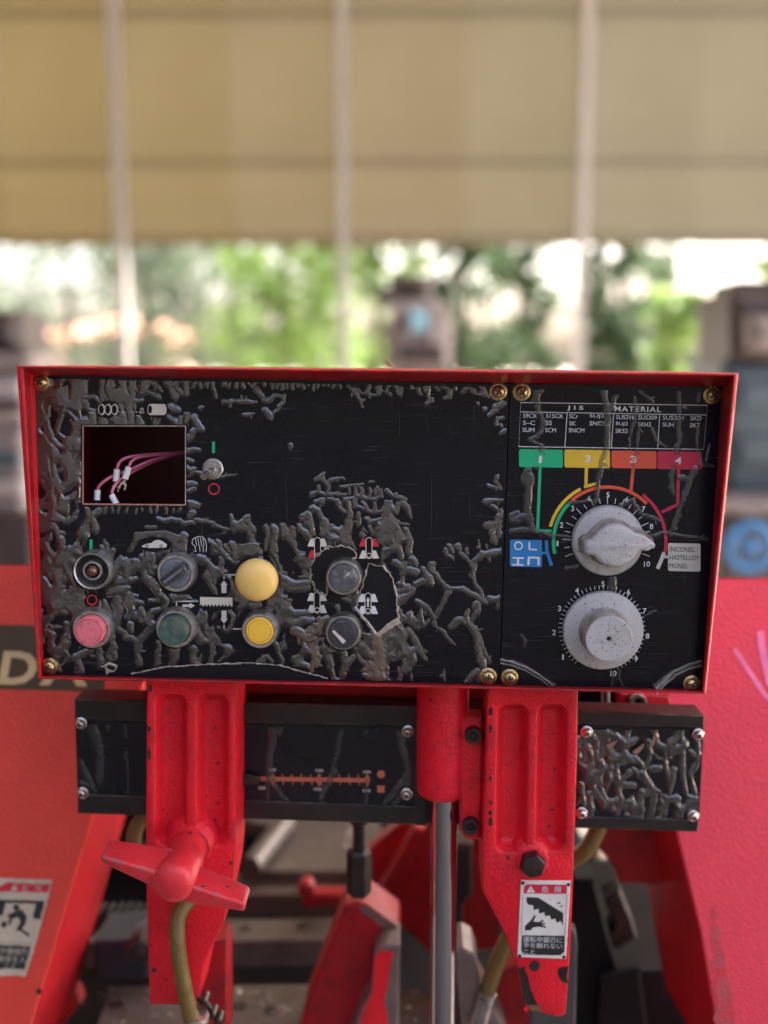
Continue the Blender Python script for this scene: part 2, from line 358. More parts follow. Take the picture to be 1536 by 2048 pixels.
# ------------------------------------------------------------------ lifted film: a height field over a plate
def parse(s):
    out = []
    for ln in s.strip().split(';'):
        t = ln.split()
        if not t: continue
        w = [float(q) for q in t[0].split(',')]; w0, w1 = w[0], w[-1]
        out.append(([tuple(float(k) for k in q.split(',')) for q in t[1:]], w0, w1))
    return out
def strokes(s, x0, y0, k): return [([(x0 + x / k, y0 + y / k) for x, y in p], w0 / k, w1 / k) for p, w0, w1 in parse(s)]
def vnoise(shape, cell, r):
    h, w = shape; gh, gw = int(h / cell) + 3, int(w / cell) + 3; g = r.uniform(-1, 1, (gh, gw))
    yy = np.arange(h) / cell; xx = np.arange(w) / cell; yi = yy.astype(int); xi = xx.astype(int); fy = yy - yi; fx = xx - xi
    fy = (fy * fy * (3 - 2 * fy))[:, None]; fx = (fx * fx * (3 - 2 * fx))[None, :]
    a = g[yi][:, xi]; b = g[yi][:, xi + 1]; c = g[yi + 1][:, xi]; d = g[yi + 1][:, xi + 1]
    return (a * (1 - fx) + b * fx) * (1 - fy) + (c * (1 - fx) + d * fx) * fy
def film_bubbles(name, pl, rect, stk, keep, mt, parent, step=1.4, H=0.00085, fingers=0.38, base=0.0004, warp=4.0, seed=3, ridge=0.0, soft=False, wk=1.02, net=()):
    x0, y0, x1, y1 = rect; xs = np.arange(x0, x1, step); ys = np.arange(y0, y1, step)
    X, Y = np.meshgrid(xs, ys); r = np.random.default_rng(seed); rr = random.Random(seed)
    Xw = X + warp * (vnoise(X.shape, 14 / step, r) * 0.7 + vnoise(X.shape, 6 / step, r) * 0.35); Yw = Y + warp * (vnoise(X.shape, 14 / step, r) * 0.7 + vnoise(X.shape, 6 / step, r) * 0.35)
    segs = []
    for pts, w0, w1 in stk:
        w0, w1 = w0 * wk, w1 * wk; n = len(pts)
        if n > 2 and w0 == w1: w1 = w0 * 0.55
        if n == 1: segs.append((*pts[0], *pts[0], w0 / 2, w0 / 2)); continue
        for i in range(n - 1):
            a, b = w0 + (w1 - w0) * i / (n - 1), w0 + (w1 - w0) * (i + 1) / (n - 1)
            segs.append((*pts[i], *pts[i + 1], a / 2, b / 2))
            L = math.hypot(pts[i + 1][0] - pts[i][0], pts[i + 1][1] - pts[i][1]); k = int(L / max(7, a * 1.0) * fingers)
            ang = math.atan2(pts[i + 1][1] - pts[i][1], pts[i + 1][0] - pts[i][0])
            for j in range(k):
                t = (j + rr.uniform(0.2, 0.8)) / max(1, k); s = rr.choice((-1, 1)); aa = ang + s * R(rr.uniform(45, 85)); ln = rr.uniform(0.6, 1.25) * max(7, a)
                qx = pts[i][0] + (pts[i + 1][0] - pts[i][0]) * t; qy = pts[i][1] + (pts[i + 1][1] - pts[i][1]) * t
                segs.append((qx, qy, qx + math.cos(aa) * ln, qy + math.sin(aa) * ln, a * 0.36, max(1.6, a * 0.16)))
    Hf = np.zeros_like(X)
    for ax, ay, bx, by, ra, rb in segs:
        m_ = max(ra, rb) + warp + 2
        i0 = max(0, int((min(ay, by) - m_ - y0) / step)); i1 = min(len(ys), int((max(ay, by) + m_ - y0) / step) + 2)
        j0 = max(0, int((min(ax, bx) - m_ - x0) / step)); j1 = min(len(xs), int((max(ax, bx) + m_ - x0) / step) + 2)
        if i1 <= i0 or j1 <= j0: continue
        px, py = Xw[i0:i1, j0:j1], Yw[i0:i1, j0:j1]; dx, dy = bx - ax, by - ay; L2 = dx * dx + dy * dy + 1e-9
        t = np.clip(((px - ax) * dx + (py - ay) * dy) / L2, 0, 1); rad = ra + (rb - ra) * t
        d = np.hypot(px - ax - dx * t, py - ay - dy * t) / np.maximum(rad, 0.8)
        dc = np.clip(d, 0, 1); tt = np.clip((1 - dc) / 0.62, 0, 1); h = (0.80 * np.sin(tt * math.pi / 2) + 0.20 * (1 - dc)) * np.minimum(rad, 11) / 8.5
        Hf[i0:i1, j0:j1] = np.maximum(Hf[i0:i1, j0:j1], h)
    for poly, cell, asp, wid, cut in net:                                  # a web of lifted film between stuck islands
        k = inpoly(X, Y, poly); yy, xx = np.nonzero(k)
        if len(yy) == 0: continue
        qx = (X + 9 * vnoise(X.shape, 30 / step, r) + 4 * vnoise(X.shape, 11 / step, r))[k] / cell; qy = (Y + 9 * vnoise(X.shape, 30 / step, r) + 4 * vnoise(X.shape, 11 / step, r))[k] / (cell * asp)
        gx = np.floor(qx).astype(int); gy = np.floor(qy).astype(int); ox, oy = gx.min() - 2, gy.min() - 2
        J = r.uniform(0, 1, (gy.max() - oy + 4, gx.max() - ox + 4, 2)); f1 = np.full(qx.shape, 9.0); f2 = f1.copy()
        for ddy in (-1, 0, 1):
            for ddx in (-1, 0, 1):
                jx = J[gy - oy + ddy, gx - ox + ddx]; dd = np.hypot(gx + ddx + jx[:, 0] - qx, gy + ddy + jx[:, 1] - qy)
                f2 = np.minimum(f2, np.maximum(f1, dd)); f1 = np.minimum(f1, dd)
        msk = vnoise(X.shape, 55 / step, r)[k] + 0.5 * vnoise(X.shape, 22 / step, r)[k]
        wd = wid * np.clip((msk - cut) * 3 + 0.5, 0, 1.25)
        t = np.clip(1 - (f2 - f1) / np.maximum(wd, 1e-3), 0, 1) * (wd > 0.05)
        tq = np.clip(t / 0.62, 0, 1); hv = (0.8 * np.sin(tq * math.pi / 2) + 0.2 * t) * np.minimum(1.1, wd * cell / 11)
        Hf[k] = np.maximum(Hf[k], hv)
    Hf *= 1 + 0.18 * vnoise(X.shape, 18 / step, r) + 0.06 * vnoise(X.shape, 7 / step, r)
    if soft:
        P = np.pad(Hf, 1, mode='edge'); Hf = (P[1:-1, 1:-1] * 4 + P[:-2, 1:-1] * 2 + P[2:, 1:-1] * 2 + P[1:-1, :-2] * 2 + P[1:-1, 2:] * 2 + P[:-2, :-2] + P[2:, 2:] + P[:-2, 2:] + P[2:, :-2]) / 16
    ok = keep(X, Y); Hf = np.where(ok, Hf, 0)
    use = Hf > 0.02
    cell = use[:-1, :-1] | use[1:, :-1] | use[:-1, 1:] | use[1:, 1:]
    cell &= ok[:-1, :-1] & ok[1:, :-1] & ok[:-1, 1:] & ok[1:, 1:]
    # vectorised px -> world
    dx = (X - 768) / F; dz = -(Y - 1024) / F; hh = base + Hf * H
    D = np.stack([dx * AXR[i] + dz * AXU[i] + AXF[i] for i in range(3)], -1); Nn = np.array(pl.N)
    T = (np.dot(np.array(pl.o - CAM), Nn) + hh * 0) / (D @ Nn)
    W = np.array(CAM) + D * T[..., None] + Nn * hh[..., None]
    ids = -np.ones(X.shape, int); need = np.zeros(X.shape, bool)
    need[:-1, :-1] |= cell; need[1:, :-1] |= cell; need[:-1, 1:] |= cell; need[1:, 1:] |= cell
    ids[need] = np.arange(need.sum()); vs = W[need]
    fi, fj = np.nonzero(cell); quads = np.stack([ids[fi, fj], ids[fi + 1, fj], ids[fi + 1, fj + 1], ids[fi, fj + 1]], 1)
    me = bpy.data.meshes.new(name); c = (vs.min(0) + vs.max(0)) / 2; vs = vs - c
    me.vertices.add(len(vs)); me.vertices.foreach_set('co', vs.ravel()); n = len(quads)
    me.loops.add(n * 4); me.loops.foreach_set('vertex_index', quads.ravel().astype(np.int32))
    me.polygons.add(n); me.polygons.foreach_set('loop_start', np.arange(0, n * 4, 4, dtype=np.int32))
    me.polygons.foreach_set('use_smooth', np.ones(n, bool)); me.update(calc_edges=True); me.validate()
    me.materials.append(mt); o = bpy.data.objects.new(name, me); col.objects.link(o); o.parent = parent; o.location = V3(c) - wpos(parent); o['kind'] = 'stuff'
    return o
def inpoly(X, Y, poly):
    res = np.zeros(X.shape, bool); n = len(poly)
    for i in range(n):
        xa, ya = poly[i]; xb, yb = poly[(i + 1) % n]
        if ya == yb: continue
        c = ((ya > Y) != (yb > Y)) & (X < (xb - xa) * (Y - ya) / (yb - ya) + xa); res ^= c
    return res

# ================================================================== SETTING
def struct(name, m, mt): o = obj(name, m, mt, None, sharp=30); o['kind'] = 'structure'; return o
m_ground = mat('concrete_ground', (0.58, 0.51, 0.44), 0.85, var=0.2, vscale=1.2, bump=0.3, bscale=60, dirt=((0.42, 0.36, 0.30), 0.7, 0.5, 0.8))
m = M(); m.add([(-150, -150, 0), (150, -150, 0), (150, 250, 0), (-150, 250, 0)], [(0, 1, 2, 3)]); struct('ground', m, m_ground)
m = M(); m.add([(-5, -4, .004), (4.5, -4, .004), (4.5, 0.55, .004), (-5, 0.55, .004)], [(0, 1, 2, 3)]); struct('bounce_block_floor', m, mat('dark_floor', (0.06, 0.054, 0.05), 0.7, var=0.3, vscale=2))  # unseen dark floor added to cut bounced light and rod reflections
# --- translucent sheet wall hung on steel posts
WY = 8.0
def wx(px, Y=WY): return (px - 768) / F * Y / math.cos(PITCH) * 0.99
def at(px, py, Y): d = ray(px, py); return CAM + d * (Y / d.y)
def sheetmat(name, c0, c1):
    mt = bpy.data.materials.new(name); mt.use_nodes = True
    nt = mt.node_tree; N_, L_ = nt.nodes, nt.links; b_ = N_['Principled BSDF']; b_.inputs['Roughness'].default_value = 0.5
    tcn = N_.new('ShaderNodeTexCoord'); nz = N_.new('ShaderNodeTexNoise'); nz.inputs['Scale'].default_value = 1.1; nz.inputs['Detail'].default_value = 4; L_.new(tcn.outputs['Object'], nz.inputs[0])
    cr = N_.new('ShaderNodeValToRGB'); cr.color_ramp.elements[0].position = 0.3; cr.color_ramp.elements[0].color = (*c0, 1); cr.color_ramp.elements[1].position = 0.75; cr.color_ramp.elements[1].color = (*c1, 1)
    L_.new(nz.outputs[0], cr.inputs[0]); L_.new(cr.outputs[0], b_.inputs['Base Color'])
    tl_ = N_.new('ShaderNodeBsdfTranslucent'); L_.new(cr.outputs[0], tl_.inputs[0]); mx_ = N_.new('ShaderNodeMixShader'); mx_.inputs[0].default_value = 0.6
    L_.new(b_.outputs[0], mx_.inputs[1]); L_.new(tl_.outputs[0], mx_.inputs[2]); L_.new(mx_.outputs[0], N_['Material Output'].inputs[0]); return mt
def _ml(t, a, b): return tuple(x + (y - x) * t for x, y in zip(a, b))
m_sheets = [sheetmat('translucent_sheet', _ml(t, (0.052, 0.038, 0.0155), (0.052, 0.0455, 0.031)), _ml(t, (0.062, 0.0465, 0.0205), (0.062, 0.055, 0.039))) for t in [min(1, max(0, (k + 4) / 6)) for k in range(-4, 5)]]
m_post = mat('galvanised_post', (0.27, 0.26, 0.255), 0.5, metal=0.0, var=0.1)
zb = at(768, 492, WY).z; zt = zb + 3.4
wall = thing('sheet_wall', 'ochre corrugated translucent sheet wall hung high across the open shed', 'wall', (0, WY, zb))
SW = 0.86
for k in range(-4, 5):
    x0 = k * SW - 0.25; n = 58; m = M(); vs = []
    for i in range(n + 1):
        x = x0 + SW * i / n; dy = 0.006 * math.cos(i * math.pi) + 0.0015 * k
        vs += [(x, WY + dy, zb + 0.004 * (k % 3)), (x, WY + dy, zt)]
    m.add(vs, [(2 * i, 2 * i + 2, 2 * i + 3, 2 * i + 1) for i in range(n)])
    obj('corrugated_sheet', m, m_sheets[k + 4], wall, sharp=180)
for px in (-330, 248, 688, 1160, 1640):
    c = at(px, 500, WY).x; m = M(); box(m, (c - 0.034, WY - 0.12, 0), (c + 0.034, WY - 0.025, zt)); obj('post', m, m_post, wall)
for py, hgt in ((22, 0.03), (320, 0.025), (474, 0.05)):
    z = at(768, py, WY).z + 0.40; m = M(); box(m, (-4, WY + 0.25, z - hgt / 2), (4, WY + 0.27, z + hgt / 2)); obj('rail', m, mat('rail_paint', (0.30, 0.27, 0.24), 0.6), wall)
# shed roof (unseen; edges and left front slab placed to steer the light)
roof = thing('shed_roof', 'sheet metal shed roof over the yard, unseen, cut to steer the light', 'roof', (0, 4, 4.4))
m = M(); box(m, (-9, -0.9, 4.40), (4.6, WY + 0.3, 4.46)); box(m, (-9, -4.0, 4.40), (-1.8, -0.92, 4.46)); obj('roof_sheet', m, mat('roof_sheet_paint', (0.30, 0.29, 0.27), 0.7), roof)  # second slab over the left front added to make the light directional
rw = thing('rear_blocker', 'unseen dark wall added behind the viewer to block low light', 'wall', (-1, -4, 0))
m = M(); box(m, (-9, -4.1, 0), (7, -4.0, 3.1)); obj('blocker_slab', m, mat('blocker_dark', (0.04, 0.04, 0.042), 0.8), rw)  # added wall blocks low front light and darkens the faceplate reflections
m = M(); box(m, (-5.1, -3.9, 0), (-5.0, 7.8, 3.6)); obj('side_blocker', m, mat('side_blocker_dark', (0.10, 0.09, 0.085), 0.8), rw)  # added side wall, blocks light from the left
# --- trees beyond the wall
m_trunk = mat('bark', (0.10, 0.075, 0.055), 0.9, var=0.3, vscale=8, bump=0.5, bscale=30)
def leafmat(name, c):
    mt = bpy.data.materials.new(name); mt.use_nodes = True; nt = mt.node_tree; N, L = nt.nodes, nt.links; b = N['Principled BSDF']; b.inputs['Roughness'].default_value = 0.45
    oi = N.new('ShaderNodeTexCoord'); nn = N.new('ShaderNodeTexNoise'); nn.inputs['Scale'].default_value = 2.2; L.new(oi.outputs['Object'], nn.inputs[0])
    r = N.new('ShaderNodeValToRGB'); r.color_ramp.elements[0].position = 0.35; r.color_ramp.elements[0].color = (c[0] * .6, c[1] * .65, c[2] * .6, 1); r.color_ramp.elements[1].position = 0.65; r.color_ramp.elements[1].color = (c[0] * 1.4, c[1] * 1.3, c[2] * 1.2, 1)
    L.new(nn.outputs[0], r.inputs[0]); L.new(r.outputs[0], b.inputs['Base Color'])
    t = N.new('ShaderNodeBsdfTranslucent'); L.new(r.outputs[0], t.inputs[0]); mx = N.new('ShaderNodeMixShader'); mx.inputs[0].default_value = 0.4
    L.new(b.outputs[0], mx.inputs[1]); L.new(t.outputs[0], mx.inputs[2]); L.new(mx.outputs[0], N['Material Output'].inputs[0]); return mt
lm = [leafmat('deep_leaf', (0.045, 0.085, 0.035)), leafmat('fresh_leaf', (0.15, 0.25, 0.06)), leafmat('grey_leaf', (0.085, 0.125, 0.08))]
def tree(px, Y, zc0, zc1, w, n, lf, label, seed, size=0.085, clumps=46):
    r = np.random.default_rng(seed); x = at(px, 700, Y).x
    t = thing('tree', label, 'tree', (x, Y, 0), 'trees beyond the sheet wall')
    m = M(); pts = [V3((x, Y, -0.1)), V3((x + r.uniform(-.1, .1), Y, zc0 * .6)), V3((x + r.uniform(-.2, .2), Y, zc1 * .9))]
    tube(m, pts, 0.1, 10, 6, rfun=lambda q: 0.11 * (1 - 0.75 * q))
    for k in range(6):
        z = zc0 + (zc1 - zc0) * r.uniform(0, .7); a = r.uniform(0, 6.28); l = w * r.uniform(.3, .55)
        tube(m, [V3((x, Y, z)), V3((x + math.cos(a) * l * .6, Y + math.sin(a) * l * .6, z + .25 * l)), V3((x + math.cos(a) * l, Y + math.sin(a) * l, z + .6 * l))], 0.03, 6, 3, rfun=lambda q: 0.035 * (1 - .7 * q))
    obj('trunk', m, m_trunk, t, sharp=60)
    cc = np.stack([x + r.uniform(-w * .5, w * .5, clumps), Y + r.normal(0, w * .30, clumps), r.uniform(zc0, zc1, clumps)], 1); cs = r.uniform(.07, .17, clumps) * w
    ci = r.integers(0, clumps, n); p = cc[ci] + r.normal(0, 1, (n, 3)) * cs[ci][:, None] * np.array([1, 1, .8])
    a = r.normal(0, 1, (n, 3)); a /= np.linalg.norm(a, axis=1)[:, None]; b = np.cross(a, r.normal(0, 1, (n, 3))); b /= np.linalg.norm(b, axis=1)[:, None]
    s = size * r.uniform(.6, 1.3, (n, 1)); q = np.stack([p - a * s, p + b * s * .45, p + a * s, p - b * s * .45], 1).reshape(-1, 3)
    me = bpy.data.meshes.new('crown'); c0 = np.array([x, Y, 0]); me.vertices.add(n * 4); me.vertices.foreach_set('co', (q - c0).ravel()); me.loops.add(n * 4); me.loops.foreach_set('vertex_index', np.arange(n * 4, dtype=np.int32))
    me.polygons.add(n); me.polygons.foreach_set('loop_start', np.arange(0, n * 4, 4, dtype=np.int32)); me.update(calc_edges=True); me.materials.append(lm[lf]); o = bpy.data.objects.new('crown', me); col.objects.link(o); o.parent = t
TREES = [(-30, 16, 1.3, 4.2, 2.0, 1100, 2, 'sparse grey green tree behind the dark motor at the far left'),
         (130, 18, 1.2, 4.0, 2.2, 1100, 2, 'thin pale tree letting much sky through, left of the first post'),
         (290, 15, 1.0, 4.5, 1.6, 1300, 2, 'sparse tree just right of the first steel post'),
         (395, 19, 1.0, 4.5, 1.9, 1700, 0, 'dark thin tree midway between the first two posts'),
         (480, 16, 1.0, 4.4, 1.1, 700, 2, 'slim grey green tree in front of the pale gap between the first two posts'),
         (570, 14, 0.9, 4.2, 1.4, 1700, 1, 'bright green bushy tree left of the middle post'),
         (650, 17, 0.8, 4.5, 1.5, 2000, 1, 'light green leafy tree behind the middle post'),
         (745, 15, 0.8, 4.4, 1.3, 1700, 1, 'fresh green tree left of the drilling machine'),
         (925, 14, 0.8, 4.6, 1.1, 2400, 0, 'dark green dense tree right of the drilling machine'),
         (1040, 16, 0.8, 4.6, 1.0, 2800, 0, 'dense dark tree left of the right post'),
         (1225, 15, 0.8, 4.6, 0.8, 2600, 0, 'dense dark tree right of the white gap at the right post'),
         (1325, 17, 0.8, 4.4, 1.1, 2600, 0, 'mixed green tree left of the widest white gap'),
         (1345, 13, 0.7, 2.1, 0.5, 900, 1, 'low yellow green shrub tree beside the widest white gap'),
         (1530, 13, 1.0, 4.4, 0.7, 2000, 1, 'yellow green tree above the brown machine column at far right')]
for k, (px, Y, a, b, w, n, lf, lab) in enumerate(TREES): tree(px, Y, a, b, w, int(n * 1.5), lf, lab, 40 + k)
# --- peach house low beyond the trees
hs = thing('house', 'low peach walled house far behind the trees at left', 'house', (at(220, 700, 24).x, 24, 0))
x0, x1 = at(110, 700, 24).x, at(335, 700, 24).x; zt_h = at(200, 672, 24).z
m = M(); box(m, (x0, 24, 0), (x1, 28, zt_h)); obj('wall', m, mat('peach_render', (0.46, 0.33, 0.25), 0.8), hs)
m = M(); m.add([(x0 - .3, 23.6, zt_h), (x1 + .3, 23.6, zt_h), (x1 + .3, 28.4, zt_h), (x0 - .3, 28.4, zt_h), (x0 + .8, 26, zt_h + .5), (x1 - .8, 26, zt_h + .5)], [(0, 1, 5, 4), (1, 2, 5), (2, 3, 4, 5), (3, 0, 4), (0, 3, 2, 1)]); obj('roof', m, mat('terracotta_roof', (0.50, 0.20, 0.12), 0.8), hs)
for px in (160, 215, 280):
    a = at(px, 700, 24).x; m = M(); box(m, (a - .18, 23.95, 1.05), (a + .18, 23.99, zt_h - .15)); obj('window', m, mat('window_dark', (0.08, 0.08, 0.09), 0.3), hs)
# --- machines in the yard
m_mach = mat('brown_grey_machine', (0.20, 0.165, 0.155), 0.5, var=0.3, vscale=6, dirt=((0.07, 0.045, 0.04), 8, 0.5, 0.75))
m_machd = mat('dark_brown_machine', (0.045, 0.030, 0.028), 0.5, var=0.3, vscale=6)
m_machb = mat('blue_grey_machine', (0.045, 0.070, 0.085), 0.5, var=0.25, vscale=5)
m_machp = mat('pinkish_machine', (0.34, 0.29, 0.28), 0.5, var=0.2, vscale=5)
m_blue = mat('bright_blue_wheel', (0.02, 0.20, 0.46), 0.4, var=0.1)
def pbox(parent, name, px0, py0, px1, py1, Y, d, mt, bev=0.02):
    pl = Pl((0, Y, 1.25), (0, -1, 0), (0, 0, 1)); m = M(); prism(m, pl, [(px0, py0), (px1, py0), (px1, py1), (px0, py1)], 0, -d, bev=bev); return obj(name, m, mt, parent)
Yd = 5.5; dp = thing('drilling_machine', 'brown drilling machine with a blue label behind the box lid', 'drilling machine', (at(835, 700, Yd).x, Yd + .25, 0))
pbox(dp, 'column', 790, 730, 880, 1180, Yd + .05, 0.25, m_mach)
pbox(dp, 'head', 772, 640, 905, 742, Yd, 0.45, m_mach, .06); pbox(dp, 'gear_case', 783, 598, 880, 645, Yd + .03, 0.40, m_machp, .03)
pbox(dp, 'motor_cap', 778, 549, 868, 602, Yd + .06, 0.32, m_machd, .08)
pl = Pl((0, Yd - .006, 1.25), (0, -1, 0), (0, 0, 1)); 
pbox(dp, 'nameplate', 822, 618, 856, 662, Yd - .012, 0.01, mat('cyan_label', (0.30, 0.55, 0.66), 0.5), .002)
pbox(dp, 'side_panel', 862, 606, 898, 690, Yd - .015, 0.02, m_machp, .004); pbox(dp, 'recess', 800, 692, 888, 722, Yd - .01, 0.02, m_machd, .004)
pbox(dp, 'spindle_arm', 758, 576, 790, 606, Yd, 0.1, m_machd, .01); pbox(dp, 'base', 740, 1160, 930, 1210, Yd - .2, 0.8, m_mach)
Yr = 3.6; mr = thing('milling_machine', 'blue grey milling machine with a bright blue handwheel at the right edge', 'milling machine', (at(1560, 700, Yr).x, Yr + .3, 0))
pbox(mr, 'upper_column', 1466, 582, 1680, 722, Yr, 0.4, m_machd, .03); pbox(mr, 'cap', 1480, 560, 1640, 584, Yr + .05, 0.3, m_machd, .01)
pbox(mr, 'motor', 1505, 630, 1600, 700, Yr - .1, 0.12, m_mach, .03)
pbox(mr, 'body', 1450, 722, 1720, 1000, Yr + .04, 0.45, m_machb, .03); pbox(mr, 'table', 1400, 1000, 1720, 1032, Yr - .15, 0.5, m_mach, .01)
pbox(mr, 'knee', 1440, 1034, 1700, 1500, Yr + .04, 0.45, m_machd, .02)
for x, y in ((1500, 790), (1500, 900)): pbox(mr, 'hatch', x - 20, y - 30, x + 60, y + 30, Yr + .02, 0.03, m_machb, .01)
q = Pl((0, Yr - .22, 1.25), (0, -1, 0), (0, 0, 1)); u = q.uv(1500, 1093); S = q.S(1500, 1093); m = M(); pts = [q.w(u[0] + 44 * S * math.cos(a), u[1] + 44 * S * math.sin(a), 0) for a in np.linspace(0, 2 * math.pi, 41)]
tube(m, pts, 8 * S, 12, 1); 
lathe(m, q, u, [(14 * S, -.06), (14 * S, .02), (8 * S, .03)], 20)
for k in range(3):
    a = k * 2.094 + .4; tube(m, [q.w(*u, 0), q.w(u[0] + 44 * S * math.cos(a), u[1] + 44 * S * math.sin(a), 0)], 4 * S, 8, 1)
obj('handwheel', m, m_blue, mr, sharp=60)
Yl = 3.6; ml_ = thing('lathe_machine', 'grey brown machine with a black motor at the left edge', 'machine', (at(-40, 700, Yl).x, Yl + .3, 0))
pbox(ml_, 'motor', -120, 622, 38, 702, Yl, 0.3, m_machd, .04); pbox(ml_, 'motor_mount', -100, 702, 60, 745, Yl - .03, 0.35, m_mach, .02)
pbox(ml_, 'head', -140, 745, 52, 850, Yl, 0.4, m_machp, .03); pbox(ml_, 'slot', -100, 800, 45, 822, Yl - .03, 0.05, m_machd, .01)
pbox(ml_, 'body', -140, 850, 46, 1030, Yl + .03, 0.4, m_mach, .02); pbox(ml_, 'panel', -60, 905, 40, 935, Yl, 0.05, m_machb, .01); pbox(ml_, 'panel', -60, 965, 44, 990, Yl, 0.05, m_machp, .01)
pbox(ml_, 'base', -160, 1030, 70, 1500, Yl, 0.5, m_machd, .02)
def st(o): o['kind'] = 'stuff'; return o
# ================================================================== CONTROL BOX
P = MP(0.745)                   # face of the plates
box_t = thing('control_box', 'red steel control box with peeling black faceplates, push buttons and two grey dials', 'control box', P.pt(740, 1060, -0.06))
# --- shell: flared tray with a thick rolled rim
RO = [(33, 731), (1477, 746), (1412, 1388), (77, 1358)]                 # rim, outer corners (pixels)
RH = [0.036, 0.036, 0.012, 0.012]
RI = [(47, 737), (1466, 752), (1404, 1383), (83, 1353)]                 # rim, inner corners
PI_ = [(64, 751), (1443, 774), (1409, 1382), (80, 1350)]                # foot of the inner wall on the plate
def ring_pts(cs, hs, nseg=10):
    out = []
    for i in range(4):
        a, b = cs[i], cs[(i + 1) % 4]; ha, hb = hs[i], hs[(i + 1) % 4]
        for j in range(nseg):
            t = j / nseg; out.append(P.pt(a[0] + (b[0] - a[0]) * t, a[1] + (b[1] - a[1]) * t, ha + (hb - ha) * t))
    return out
def lerpc(A, B, t): return [(a[0] + (b[0] - a[0]) * t, a[1] + (b[1] - a[1]) * t) for a, b in zip(A, B)]
m = M(); rings = []
ROo = [(30, 729), (1480, 744), (1415, 1391), (74, 1361)]
rr_ = random.Random(3)
def back(h): return [P.pt(x, y, hh) + P.N * (h - hh) for (x, y), hh in zip(RO, RH)]
r_back = []
bk = [P.w(*P.uv(x, y, hh), -0.125) for (x, y), hh in zip(RO, RH)]
nseg = 10
def ring3(c4): return [c4[i] + (c4[(i + 1) % 4] - c4[i]) * (j / nseg) for i in range(4) for j in range(nseg)]
rg = [ring3(bk), ring_pts(RO, [h - 0.0015 for h in RH]), ring_pts(lerpc(RO, RI, 0.35), RH), ring_pts(lerpc(RO, RI, 0.75), RH), ring_pts(RI, [h - 0.0015 for h in RH])]
n4 = 4 * nseg; vs_ = [p for g in rg for p in g]
m.add(vs_, [(j * n4 + i, j * n4 + (i + 1) % n4, (j + 1) * n4 + (i + 1) % n4, (j + 1) * n4 + i) for j in range(len(rg) - 1) for i in range(n4)])
m.add(bk, [(0, 1, 2, 3)])
shell = obj('shell', m, m_redbox, box_t, sharp=40)
m = M()
rg = [ring_pts(RI, [h - 0.0015 for h in RH]), ring_pts(lerpc(RI, PI_, 0.93), [0.0045] * 4), ring_pts(PI_, [-0.002] * 4)]
m.add([p for g in rg for p in g], [(j * n4 + i, j * n4 + (i + 1) % n4, (j + 1) * n4 + (i + 1) % n4, (j + 1) * n4 + i) for j in range(2) for i in range(n4)])
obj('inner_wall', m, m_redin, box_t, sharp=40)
# --- main faceplate (with the meter opening)
WIN = [(166, 853), (370, 853), (370, 1010), (166, 1008)]
FP = [(62, 748), (1019, 768), (998, 1376), (78, 1356)]
m = M(); prism(m, P, FP, 0.0, -0.002, holes=[rough(WIN, 0.8, 9, True, 4)])
face = obj('main_faceplate', m, m_film, box_t)
SP = [(1021, 768), (1446, 772), (1412, 1386), (1000, 1376)]
m = M(); prism(m, P, SP, 0.0, -0.002)
face2 = obj('speed_faceplate', m, m_film, box_t)
# red-brown cut edge of the opening
m = M()
for a, b in (((166, 853), (166, 1009)), ((166, 1008), (370, 1010))): ribbon(m, P, [a, b], 3.0, 0.0004)
obj('opening_edge', m, mat('cut_edge', (0.38, 0.16, 0.11), 0.5), face)
m = M(); ribbon(m, P, [(165, 852), (371, 852)], 1.6, 0.0004); ribbon(m, P, [(371, 852), (371, 1010)], 2, 0.0004)
obj('opening_trim', m, m_torn, face)
for x, y in ((152, 843), (376, 847), (155, 1014), (380, 1015)):
    m = M(); flat(m, P, circ(x, y, 4.2, 14), 0.0005); obj('meter_screw_hole', m, m_pdk, face)
# inside of the box seen through the opening
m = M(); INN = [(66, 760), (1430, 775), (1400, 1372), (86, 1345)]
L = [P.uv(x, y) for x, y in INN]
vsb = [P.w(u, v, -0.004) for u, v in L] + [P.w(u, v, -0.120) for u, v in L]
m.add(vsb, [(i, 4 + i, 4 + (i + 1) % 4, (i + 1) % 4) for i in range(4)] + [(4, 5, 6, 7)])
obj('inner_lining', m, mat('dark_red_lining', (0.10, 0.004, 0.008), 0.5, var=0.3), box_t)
# --- wires with fork terminals
def wire(pts, lug, name='wire'):
    q = [P.pt(x, y, h) for x, y, h in pts]; m = M(); tube(m, q, 0.00112, 10); o = obj('wire', m, m_wire, box_t)
    (ax, ay, ah), (bx, by, bh) = pts[0], lug; m = M(); tube(m, [P.pt(ax + (ax - bx) * 0.08, ay + (ay - by) * .08, ah), P.pt(bx, by, bh)], 0.0024, 12, k=1)
    obj('sleeve', m, m_sleeve, o)
    d = V3((bx - ax, by - ay)).normalized(); n = V3((-d.y, d.x)); e = (bx + d.x * 3, by + d.y * 3)
    m = M(); out = []
    for a, b in ((0, 3), (4, 3), (7, 7), (18, 7.5), (19, 4), (9, 3.5), (9, -3.5), (19, -4), (18, -7.5), (7, -7), (4, -3), (0, -3)): out.append((e[0] + d.x * a + n.x * b, e[1] + d.y * a + n.y * b))
    prism(m, P, out, bh + 0.0005, bh - 0.0004); obj('fork_terminal', m, m_nickel, o)
wire([(234, 940, -.018), (238, 926, -.018), (252, 916, -.02), (285, 910, -.028), (330, 907, -.04), (372, 903, -.055), (400, 895, -.08)], (232, 962, -.018))
wire([(257, 936, -.016), (264, 922, -.018), (285, 913, -.025), (330, 909, -.04), (372, 906, -.055), (400, 900, -.08)], (250, 958, -.015))
